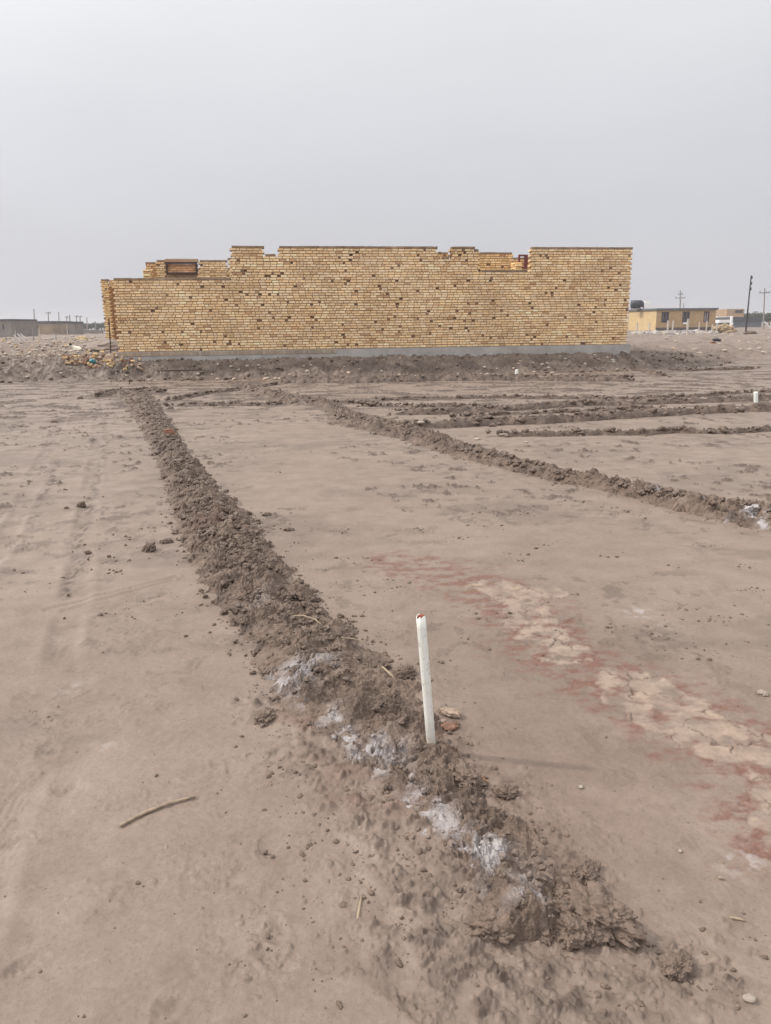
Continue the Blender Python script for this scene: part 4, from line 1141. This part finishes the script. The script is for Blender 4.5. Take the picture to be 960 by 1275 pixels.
# stones on and below the bank
ST = [lump_mesh('stone', mt, .07, (1.2, 1, .7), 3, 40 + i * 7, .25, False) for i, mt in enumerate((M_STONE, M_PALEB, M_STONE, M_STONE))]
for i in range(130):
    px = rq.uniform(170, 830); g = G(px, 470)
    yb = float(np.interp(g[0], BANK_X, BANK_Y)); yy = yb + rq.choice((rq.uniform(-.5, .1), rq.uniform(.1, .9), rq.uniform(.1, .6)))
    o = put('stone', ST[i % 4], (g[0], yy, ground_z(g[0], yy) + .02), rq.uniform(0, 6), rq.uniform(.3, .9) ** 1.6)
    tag(o, 'pale stone on the earth bank in front of the brick house', 'stone', 'stones on the bank below the wall')
for i in range(120):
    xx = rq.uniform(-16, -8.2); yy = rq.choice((rq.uniform(21.2, 23.5), rq.uniform(23, 32), rq.uniform(25, 40))); xx *= yy / 21
    o = put('rubble_chunk', ST[i % 4], (xx, yy, ground_z(xx, yy) + .03), rq.uniform(0, 6), rq.uniform(.25, 1.0) * (.6 + yy / 60))
    tag(o, 'pale chunk of rubble on the raised ground left of the brick house', 'stone', 'rubble left of the house')
for i in range(70):
    a = rq.uniform(19.5, 28.5); d = rq.uniform(30, 100); xx, yy = d * math.sin(rad(a)), d * math.cos(rad(a))
    o = put('stone', ST[i % 4], (xx, yy, ground_z(xx, yy) + .04), rq.uniform(0, 6), rq.uniform(.4, 1.6))
    tag(o, 'pale chunk of rubble on the field between the brick house and the right edge', 'stone', 'rubble on the right field')

g = At(137, 424, 29.5)
tag(put('sand_heap', lump_mesh('sand_heap', M_GROUND, .95, (1.0, 1.3, .42), 5, 205, .22, False), (g.x, g.y, ground_z(g.x, g.y) + .03)), 'low smooth sand heap at the foot of the rear brick pier left of the house', 'sand heap')
for i in range(170):
    p = hit(rq.uniform(-5, 134), rq.uniform(419, 446)); dd_ = math.hypot(p.x, p.y)
    o = put('rubble_chunk', (SH if i % 3 == 0 else ST)[i % 4], (p.x, p.y, p.z + .02), rq.uniform(0, 6), rq.uniform(.4, 1.1) * dd_ / 34)
    tag(o, 'pale or reddish chunk strewn over the open ground before the far left houses', 'rubble', 'rubble strewn before the far left houses')
# thin steel posts by the house corner
def rod(name, px, py, px2, py2, Y, r, label, mat, cat, zb=None):
    a, b = At(px, py, Y), At(px2, py2, Y); gz = ground_z(a.x, a.y)
    m = MB(); m.tube((0, 0, -.1), (b.x - a.x, 0, b.z - gz), r, r * .9, 8)
    o = m.build(name, mat); o.location = (a.x, a.y, gz)
    return tag(o, label, cat)
rod('steel_rod', 137, 432, 135.5, 396, 24.2, .02, 'thin dark steel rod standing upright at the left corner of the brick house', M_DARKST, 'rod')
rod('thin_stake', 162, 487, 161, 472, 20.2, .012, 'thin dark stake stuck in the mud at the far tip of the salty ridge', M_DARKST, 'stake')
ground_bit('stone', chunk_mesh('stone', M_PALEB, .24, .18, .20, 61), 145, 473, .1, .3, 'pale block lying at the left corner of the brick house foundation', 'stone').location = (PA[0] - .28, PA[1] - .05, ground_z(PA[0] - .28, PA[1] - .05) + .14)

# dog lying on the rubble ground
def dog():
    g = hit(97, 437.2); gz = g.z
    S_ = .56 * math.hypot(g.x, g.y) / 26
    pts = [(0, 0, .13, .105), (.20, 0, .15, .125), (.40, .01, .16, .115), (.52, .0, .22, .08), (.62, -.03, .31, .065), (.70, -.05, .34, .07), (.80, -.08, .31, .04), (.86, -.09, .30, .025),
           (.40, .09, .07, .045), (.58, .13, .035, .03), (.74, .13, .03, .028), (.40, -.09, .07, .045), (.60, -.13, .035, .03), (.76, -.14, .03, .028),
           (.0, .10, .09, .07), (.16, .17, .06, .04), (.02, .2, .03, .025), (.18, .21, .025, .025), (.0, -.10, .09, .07), (.16, -.17, .06, .04), (.02, -.2, .03, .025), (.18, -.21, .025, .025),
           (-.12, 0, .09, .03), (-.26, .06, .03, .018), (.68, .015, .42, .022), (.67, .03, .47, .008), (.66, -.10, .42, .022), (.65, -.125, .47, .008)]
    ed = [(0, 1), (1, 2), (2, 3), (3, 4), (4, 5), (5, 6), (6, 7), (2, 8), (8, 9), (9, 10), (2, 11), (11, 12), (12, 13), (0, 14), (14, 15), (15, 16), (16, 17), (0, 18), (18, 19), (19, 20), (20, 21), (0, 22), (22, 23), (5, 24), (24, 25), (5, 26), (26, 27)]
    me = bpy.data.meshes.new('dog'); me.from_pydata([(-(p[0]) * S_, p[1] * S_, p[2] * S_) for p in pts], ed, [])
    o = bpy.data.objects.new('dog', me); COL.objects.link(o)
    md = o.modifiers.new('skin', 'SKIN'); md.use_smooth_shade = True
    for v, p in zip(me.skin_vertices[0].data, pts): v.radius = (p[3] * S_, p[3] * S_)
    me.skin_vertices[0].data[0].use_root = True
    sb = o.modifiers.new('smooth', 'SUBSURF'); sb.levels = sb.render_levels = 2
    k = NT('black_and_white_fur'); tcx = k.n('ShaderNodeTexCoord'); nz = k.noise(14, 3)
    vm = k.n('ShaderNodeVectorMath', operation='DISTANCE'); k.l(tcx.outputs['Object'], vm.inputs[0]); vm.inputs[1].default_value = (-.66 * S_, -.04 * S_, .42 * S_)
    ad = k.n('ShaderNodeMath', operation='MULTIPLY_ADD'); k.l(nz, ad.inputs[0]); ad.inputs[1].default_value = .05; k.l(vm.outputs['Value'], ad.inputs[2])
    c = k.mix(k.maprange(ad.outputs[0], .105, .125, 1, 0), (.66, .60, .50), (.02, .018, .016))
    me.materials.append(k.out(c, .8, .2, k.bump(k.noise(70, 3), .3, .01)))
    o.location = (g.x + .18, g.y, gz - .01); o.rotation_euler = (0, 0, rad(-12))
    tag(o, 'small white dog with black ears lying on the raised ground left of the house', 'dog')
dog()

# ------------------------------------------------------------------ far right: tan house, tank, poles, fence
M_PLA = simple('tan_plaster', (.37, .25, .14), .12, 1.5, .9, .2)
M_PLA_LIT = simple('tan_plaster_lit', (.50, .375, .205), .10, 1.5, .9, .2)  # house plaster lightened, painting sunlight onto its left side wall
M_ROOF = simple('grey_roof_edge', (.115, .115, .12), .2, 3, .8, .3)
M_WINF = simple('maroon_window_frame', (.055, .03, .035), .3, 6, .6, .4)
M_GLASS = simple('dark_window_glass', (.05, .05, .06), .3, 2, .12, .6)
M_CURT = simple('pale_curtain', (.38, .33, .32), .2, 9, .9, .2)
M_DARKBASE = simple('dark_stone_base', (.09, .075, .07), .4, 4, .9, .2)
M_WHITE = simple('white_paint', (.72, .71, .70), .08, 5, .6, .4)
M_BLACK = simple('black_plastic', (.025, .028, .035), .3, 6, .5, .4)
M_WOODP = simple('dark_pole', (.055, .045, .042), .3, 6, .85, .2)
M_CONCP = simple('concrete_pole', (.26, .24, .23), .15, 6, .9, .2)

def tan_house():
    c = G(816, 412.5); top = At(816, 386.5, c[1]); zr = top.z
    a = rad(9); ux, vx = Vector((math.cos(a), math.sin(a), 0)), Vector((-math.sin(a), math.cos(a), 0))
    e = At(895.5, 400, c[1]); W_ = (e.x - c[0]) * 1.02
    root = empty('tan_house', (c[0], c[1], 0)); tag(root, 'flat roofed tan house with three dark windows beyond the right end of the brick house', 'house')
    T = Matrix.Translation((c[0], c[1], 0)) @ Matrix(((ux.x, vx.x, 0, 0), (ux.y, vx.y, 0, 0), (0, 0, 1, 0), (0, 0, 0, 1)))
    D = 9.0
    def ux_(px): return (At(px, 400, c[1]).x - c[0]) / ux.x
    z0 = -.2
    m = MB()
    wins = [(823.8, 833.0), (851.5, 860.5), (880.0, 887.0)]
    zt_, zb_ = At(840, 388.5, c[1]).z, At(840, 401, c[1]).z
    xs = [0] + [v for wn in wins for v in (ux_(wn[0]), ux_(wn[1]))] + [W_]
    for i in range(0, len(xs) - 1):
        if i % 2 == 0: m.box(xs[i], xs[i + 1], 0, .25, z0, zr, (1, 1, 1), T)
        else:
            m.box(xs[i], xs[i + 1], 0, .25, z0, zb_, (1, 1, 1), T); m.box(xs[i], xs[i + 1], 0, .25, zt_, zr, (1, 1, 1), T)
    m.box(W_ - .25, W_ - .002, .252, D - .25, z0, zr, (1, 1, 1), T)
    m.box(0, W_, D - .248, D, z0, zr, (1, 1, 1), T)
    m.build('wall', M_PLA, root)
    m = MB(); m.box(-.012, .238, .006, D - .252, z0, zr - .04, (1, 1, 1), T); m.build('wall', M_PLA_LIT, root)
    m = MB(); m.box(-.2, W_ + .2, -.22, D + .2, zr + .003, zr + .30, (1, 1, 1), T); m.build('roof', M_ROOF, root)
    m = MB(); m.box(.0, W_ + .03, -.06, -.004, z0, .52, (1, 1, 1), T); m.build('plinth', M_DARKBASE, root)
    for i, (x0, x1) in enumerate(wins):
        a0, a1 = ux_(x0), ux_(x1); f = MB(); t = .12
        f.box(a0 - .02, a0 + t, -.03, .1, zb_ - .05, zt_ + .05, (1, 1, 1), T); f.box(a1 - t, a1 + .02, -.03, .1, zb_ - .05, zt_ + .05, (1, 1, 1), T)
        f.box(a0 + t, a1 - t, -.03, .1, zt_ - t, zt_ + .05, (1, 1, 1), T); f.box(a0 + t, a1 - t, -.03, .1, zb_ - .05, zb_ + t, (1, 1, 1), T)
        mid = (a0 + a1) / 2; f.box(mid - .05, mid + .05, -.025, .09, zb_ + t, zt_ - t, (1, 1, 1), T)
        wf = f.build('window', M_WINF, root)
        g = MB(); g.box(a0 + t, a1 - t, .1, .13, zb_ + t, zt_ - t, (1, 1, 1), T); gp = g.build('pane', M_CURT if i == 2 else M_GLASS, root); gp.parent = wf
        if i == 1:
            g = MB(); g.box(a0 + t, a1 - t, -.12, .06, zb_ - .35, zb_ - .06, (1, 1, 1), T); g.build('air_cooler', M_WHITE, root)
    for px, hgt in ((857, 2.4), (861, 1.6)):
        q = ux_(px); m = MB(); p = T @ Vector((q, 2, zr + .2)); m.tube(p, p + Vector((0, 0, hgt * .55)), .06, .06, 8); m.build('vent_pipe', M_CONCP, root)
    for ch in list(COL.objects):
        if ch.parent == root: ch.location = -Vector(root.location)
    # things standing on its roof
    p = T @ Vector((-.6, 5.0, zr + .30)); m = MB()
    w_ = (799 - 786) / FPX * 125
    tank = empty('water_tank', p); tag(tank, 'black plastic water tank on the roof of the tan house, beside the brick wall', 'water tank')
    m.tube((-w_ * .55, 0, .72), (w_ * .25, 0, .72), .62, .62, 24); tb = m.build('body', M_BLACK, tank, True)
    m = MB(); m.tube((w_ * .25, 0, .72), (w_ * .46, 0, 1.0), .60, .42, 24); m.build('lid', M_BLACK, tank)
    m = MB(); m.box(-w_ * .5, w_ * .3, -.5, .5, 0, .12); m.build('stand', M_CONCP, tank)
    p = T @ Vector((ux_(823), 4.5, zr + .30)); m = MB(); m.box(-.55, .55, -.4, .4, 0, .9); m.box(-.4, .4, -.3, .3, .903, 1.25)
    o = m.build('roof_cooler', M_WHITE); o.location = p; tag(o, 'white air cooler box on the roof of the tan house', 'air cooler')
    return T
TH = tan_house()

def util_pole(px, py, px2, py2, Y, r, label, mat, group=None, arm=None, lone=False):
    a, b = At(px, py, Y), At(px2, py2, Y); gz = ground_z(a.x, a.y)
    root = empty('utility_pole', (a.x, a.y, gz)); tag(root, label, 'utility pole', group)
    L = Vector((b.x - a.x, 0, b.z - gz))
    m = MB(); m.tube((0, 0, -.3), L, r, r * .6, 10); m.build('pole', mat, root)
    if arm:
        for k, (t, hw) in enumerate(arm):
            c = L * t; m = MB(); m.box(c.x - hw, c.x + hw, -.06, .06, c.z - .07, c.z + .07); ca = m.build('crossarm', mat, root)
            for s_ in (-.85, 0.3, .85):
                m = MB(); m.tube((c.x + s_ * hw, 0, c.z + .072), (c.x + s_ * hw, 0, c.z + .30), .07, .05, 8); i_ = m.build('insulator', M_CONCP, ca)
    return root
rp = util_pole(928, 419, 935.3, 343, 76, .085, 'dark leaning pole with small brackets standing on a mud mound at the right', M_WOODP)
pt = At(935, 350, 76)
for t in (.965, .87, .78):
    b = At(928 + 7.3 * t, 419 - 76 * t, 76); m = MB(); q = Vector((b.x - rp.location.x, 0, b.z - rp.location.z)); m.box(q.x + .03, q.x + .14, -.05, .05, q.z - .14, q.z + .14); m.build('bracket', M_WOODP, rp)
util_pole(950.5, 410.5, 952.2, 358.5, 122, .13, 'pale concrete pole with one crossarm at the right edge behind the leaning pole', M_CONCP, None, [(.885, .85)])
util_pole(846, 412, 847.2, 361.5, 150, .16, 'grey utility pole with a crossarm rising behind the tan house', M_CONCP, None, [(.80, 1.0), (.90, .45)])
ground_bit('mud_mound', lump_mesh('mud_mound', M_CLOD, .42, (1.3, 1, .45), 4, 91, .2), 934, 419, .1, 0, 'small brown mud mound at the foot of the leaning dark pole', 'mound').location = (rp.location.x + .35, 75.9, ground_z(rp.location.x, 76) + .12)

# fence posts, white rocks in front of the tan house
M_POST = simple('pale_fence_post', (.45, .40, .35), .15, 6, .9, .2)
for i, (px, ph, ww) in enumerate([(793, 13, .10), (808, 12, .10), (837, 14, .10), (870, 13, .08), (879, 14, .08), (886, 10, .10), (892, 12, .10)]):
    b = G(px, 415.5); m = MB(); hh = ph / FPX * b[1] * 1.06; m.tube((0, 0, -.2), (.02 * (i % 3 - 1), 0, hh), ww, ww * .9, 8)
    o = m.build('fence_post', M_POST); o.location = (b[0], b[1], ground_z(*b)); tag(o, 'thin pale fence post standing in front of the tan house', 'fence post', 'thin fence posts before the tan house')
for px, ph, lab in ((831, 14, 'thick whitish fence post below the left window of the tan house'), (855.5, 16, 'thick whitish fence post below the middle window of the tan house')):
    b = G(px, 416); m = MB(); hh = ph / FPX * b[1] * 1.05; m.box(-.09, .09, -.09, .09, -.2, hh); m.box(-.07, .07, -.07, .07, hh + .002, hh + .05)
    o = m.build('fence_post', M_POST); o.location = (b[0], b[1], ground_z(*b)); tag(o, lab, 'fence post')
WR = [lump_mesh('rubble_block', mt, .22, (1.5, 1, .7), 3, 140 + i, .25, False) for i, mt in enumerate((simple('white_rubble', (.36, .335, .31), .25, 3), M_STONE, simple('grey_rubble', (.20, .18, .18), .3, 3)))]
for i in range(110):
    b = G(rq.uniform(786, 893), rq.uniform(414.3, 417.5)); o = put('rubble_block', WR[rq.randrange(3)], (b[0], b[1], ground_z(*b) + .08), rq.uniform(0, 6), rq.uniform(.45, 1.3))
    tag(o, 'whitish or grey rubble block in the row before the tan house', 'rubble', 'rubble blocks before the tan house')
M_STRAWP = simple('tan_rubble', (.33, .245, .155), .3, 1.5, .9, .2, .4)
ground_bit('rubble_mound', lump_mesh('rubble_mound', M_STRAWP, .95, (1.3, 1, .6), 5, 95, .38), 902, 415, .25, 0, 'yellowish tan rubble mound at the right end of the tan house', 'mound')

# grey sheds and white roofs beyond
def box_house(name, label, px0, px1, ytop, ybase_Y, depth, mat, cat='house', roof=None, wins=(), ang=0.0, rh=.25, door=None):
    a, b = At(px0, ytop, ybase_Y), At(px1, ytop, ybase_Y); W_ = b.x - a.x; gz = ground_z(a.x, a.y)
    root = empty(name, (a.x, a.y, gz)); tag(root, label, cat)
    Rm = Matrix.Rotation(ang, 4, 'Z'); zt_ = a.z - gz - (rh if roof else 0)
    m = MB(); m.box(0, W_, 0, depth, -.3, zt_, (1, 1, 1), Rm); m.build('wall', mat, root)
    if roof:
        m = MB(); m.box(-.1, W_ + .1, -.12, depth + .1, zt_ + .003, zt_ + rh, (1, 1, 1), Rm); m.build('roof', roof, root)
    for x0, x1, y0, y1 in wins:
        p, q = At(x0, y0, ybase_Y), At(x1, y1, ybase_Y); m = MB(); m.box(p.x - a.x, q.x - a.x, -.06, .05, q.z - gz, p.z - gz, (1, 1, 1), Rm); wf = m.build('window', M_WINF, root)
        m = MB(); m.box(p.x - a.x + .1, q.x - a.x - .1, -.075, -.062, q.z - gz + .1, p.z - gz - .1, (1, 1, 1), Rm); g_ = m.build('pane', M_GLASS, root); g_.parent = wf
    return root
M_GREYSH = simple('grey_sheet', (.115, .12, .135), .15, .8, .7, .3)
M_GREYD = simple('dark_grey_sheet', (.075, .075, .082), .2, .8, .7, .3)
M_BRK = simple('far_brick', (.36, .24, .15), .2, 1.0, .9, .2)
M_GREYW = simple('grey_wall', (.205, .175, .155), .2, .6, .9, .2)
M_BRW = simple('brown_grey_wall', (.27, .20, .14), .2, .5, .9, .2)
box_house('grey_shed', 'long dark grey sheet metal shed behind the leaning pole on the right', 911, 949, 394.8, 150, 8, M_GREYSH, 'shed', M_GREYD, rh=.9)
box_house('grey_shed', 'low grey shed with white roof between the tan house and the long shed', 896, 910.5, 398.2, 146, 6, M_GREYD, 'shed', M_WHITE, rh=.55)
box_house('grey_shed', 'flat white roofed shed behind the low grey shed', 894, 912, 394, 168, 6, M_GREYSH, 'shed', M_WHITE, rh=.5)
box_house('brick_hut', 'small far pinkish brick house with dark opening behind the grey sheds', 905.5, 927, 384.8, 200, 8, M_BRK, 'house', None, [(915.5, 925, 386, 389.8)])
rod('white_pole', 911, 398.5, 911, 393.5, 145.5, .28, 'white drum post standing in front of the long grey shed', M_WHITE, 'post')
# slanting white props at the right edge
for (x0, y0, x1, y1, lab) in ((952, 401, 960, 409, 'white slanting prop at the right edge by the concrete pole'), (906, 413, 913, 402, 'pale slanting plank leaning left of the long grey shed')):
    a, b = At(x0, y0, 118), At(x1, y1, 118); m = MB()
    m.tube((0, 0, 0), b - a, .09, .08, 8); o = m.build('slanting_prop', M_WHITE); o.location = a; tag(o, lab, 'prop')
    lo = min(a.z, b.z)
tag(put('tyre_scrap', lump_mesh('tyre_scrap', M_BLACK, .17, (1.6, .8, .45), 4, 97, .3), (*G(892, 428), ground_z(*G(892, 428)) + .1)), 'black scrap lying on the field below the leaning pole', 'scrap')
tag(put('brick_fragment', chunk_mesh('brick_fragment', M_REDB, .35, .25, .16, 5), (*G(888, 431), ground_z(*G(888, 431)) + .06), .4), 'reddish block beside the black scrap on the right field', 'brick')

# ------------------------------------------------------------------ far left: walls, huts, poles
box_house('grey_wall_house', 'tall grey brown house cut by the left edge with darker roof edge', -14, 13, 397.5, 120, 9, M_GREYW, 'house', M_GREYD, [(3, 6, 404, 410)])
box_house('long_house', 'long low tan brown house with dark roof edge at the far left', 15, 66, 400.2, 150, 9, M_BRW, 'house', M_GREYD, [(45, 48, 405.5, 408.5)], rh=.5)
box_house('low_wall_house', 'low grey house with dark openings between the long house and the grey hut', 66.5, 82, 404.8, 160, 7, M_GREYW, 'house', None, [(67, 70, 411, 414.5), (72, 75.5, 411.5, 414.5), (77, 79.5, 411, 414)])
box_house('grey_hut', 'small square grey hut far left beside the treeline', 81.5, 92, 400.4, 140, 4, M_GREYW, 'hut', M_GREYD, [(84.5, 86, 408, 419)], rh=.35)
box_house('boundary_wall', 'low grey boundary wall running behind the small grey hut', 92.5, 128, 411, 165, .4, M_GREYW, 'wall')
for i, (x0, y0, x1, y1) in enumerate([(17, 417, 27, 427), (22, 416, 31, 425), (26, 416, 33, 423)]):
    a, b = At(x0, y0, 62), At(x1, y1, 60); m = MB(); d = b - a
    m.tube((0, 0, 0), d, .06, .06, 4); o = m.build('leaning_plank', M_CONCP); o.location = a; tag(o, 'pale plank leaning in a row by the grey house at the far left', 'plank', 'planks leaning by the grey house')
for i, (px, ph) in enumerate([(8, 26), (20, 16), (42, 22), (50, 20), (70, 14), (85, 24)]):
    b = G(px, 427, .35); m = MB(); hh = ph / FPX * b[1] * .8; m.tube((0, 0, -.2), (.05, 0, hh), .04, .035, 8); o = m.build('fence_post', M_POST if i % 2 else M_CONCP); o.location = (b[0], b[1], ground_z(*b))
    tag(o, 'thin fence post on the rubble ground before the far left houses', 'fence post', 'fence posts before the far left houses')
g = G(102, 425, .45)
tag(put('straw_mound', lump_mesh('straw_mound', simple('straw_yellow', (.46, .35, .21), .45, 9, .9, .2, .6), .26, (1.15, 1, .7), 5, 99, .5), (g[0], g[1], ground_z(*g) + .12), 0, g[1] / 42), 'yellow sand mound behind the dog beside the brick pier', 'mound')
PL_ = 0
PL = [(43.5, 412, 42, 384.5, .2), (60.5, 412, 60, 388.5, .6), (73.5, 412, 73, 388, .2), (83.5, 412, 83, 394, .4), (87.5, 412, 86.5, 392, .2), (95.5, 412, 95, 393, .4), (100.5, 412, 99.5, 393.5, .5), (108.5, 412, 108, 395, .2), (119, 412, 118.5, 400, .2)]
for i, (x0, y0, x1, y1, aw) in enumerate(PL):
    util_pole(x0, y0, x1, y1, 170 + 6 * (i % 4), .17, 'tall bare grey pole rising behind the long low house' if i == 0 else 'thin grey pole with a crossarm far away on the left' if aw > .3 else 'thin bare grey pole far away on the left', M_CONCP, 'far poles on the left', [(.95, aw)] if aw > .3 else None)

# ------------------------------------------------------------------ trees on the horizon
M_LEAF = simple('dusty_leaves', (.060, .070, .045), .4, 1.2, .8, .2)
M_BARK = simple('bark', (.09, .07, .055), .3, 4, .9, .2)
def tree_meshes(seed):
    rg = np.random.default_rng(seed); n = 1500
    cl = [(rg.normal(0, 1.3), rg.normal(0, 1.3), rg.uniform(2.2, 4.6), rg.uniform(.7, 1.3)) for _ in range(14)]
    V, F = [], []
    for i in range(n):
        c = cl[rg.integers(len(cl))]; d = rg.normal(0, 1, 3); d /= np.linalg.norm(d)
        p = np.array(c[:3]) + d * c[3] * rg.uniform(.55, 1.05); a = rg.normal(0, 1, 3); a /= np.linalg.norm(a); b = np.cross(a, rg.normal(0, 1, 3)); b /= np.linalg.norm(b); s = rg.uniform(.12, .26)
        k = len(V); V += [p - a * s, p + b * s * .6, p + a * s, p - b * s * .6]; F.append((k, k + 1, k + 2, k + 3))
    me = bpy.data.meshes.new('crown'); me.from_pydata([tuple(v) for v in V], [], F); me.materials.append(M_LEAF)
    m = MB(); m.tube((0, 0, -.2), (.1, 0, 2.6), .22, .13, 8)
    for q in range(5):
        t = q * 1.26; m.tube((.08, 0, 1.6 + .15 * q), (1.3 * math.cos(t), 1.3 * math.sin(t), 3.1 + .2 * q), .09, .03, 6)
    tr = m.build('trunk', M_BARK); tm = tr.data; bpy.data.objects.remove(tr)
    return me, tm
TM = [tree_meshes(31 + i) for i in range(3)]
def tree(x, y, sc, k, label, group):
    root = empty('tree', (x, y, ground_z(x, y))); tag(root, label, 'tree', group)
    for nm, me in zip(('crown', 'trunk'), TM[k % 3]):
        o = bpy.data.objects.new(nm, me); COL.objects.link(o); o.parent = root
    root.scale = (sc * 1.25, sc * 1.25, sc); root.rotation_euler = (0, 0, k * 2.1)
def trees(px0, px1, n, ytop, Y, jit, label, group, sd):
    r = random.Random(sd)
    for i in range(n):
        px = px0 + (px1 - px0) * (i + .5) / n + r.uniform(-jit, jit); yy = Y + r.uniform(-14, 14)
        t = At(px, ytop + r.uniform(-1.0, 1.6), yy); tree(t.x, yy, max(.5, (t.z - ground_z(t.x, yy)) / 5.4), i + sd, label, group)
trees(922, 1010, 16, 389, 230, 2, 'hazy grey green tree in the line behind the sheds at the right edge', 'trees behind the sheds on the right', 1)
trees(893, 906, 4, 391.5, 260, 1, 'small hazy tree between the tan house and the pinkish brick house', 'trees behind the tan house', 2)
trees(64, 132, 16, 406.5, 240, 2, 'hazy grey tree in the low line left of the brick house', 'trees on the left horizon', 3)
trees(-60, 14, 8, 405, 250, 3, 'hazy grey tree behind the houses at the left edge', 'trees at the left edge', 4)

# ------------------------------------------------------------------ haze
m = MB(); m.box(-1600, 1600, -1600, 1600, -2.0, 16.0)
k = NT('dusty_air'); k.t.nodes.remove(k.b)
pv = k.n('ShaderNodeVolumePrincipled'); pv.inputs['Density'].default_value = .0008; pv.inputs['Color'].default_value = (.86, .85, .88, 1); pv.inputs['Anisotropy'].default_value = .2
k.l(pv.outputs[0], k.t.nodes['Material Output'].inputs['Volume'])
hz = m.build('haze', k.m); tag(hz, kind='stuff')
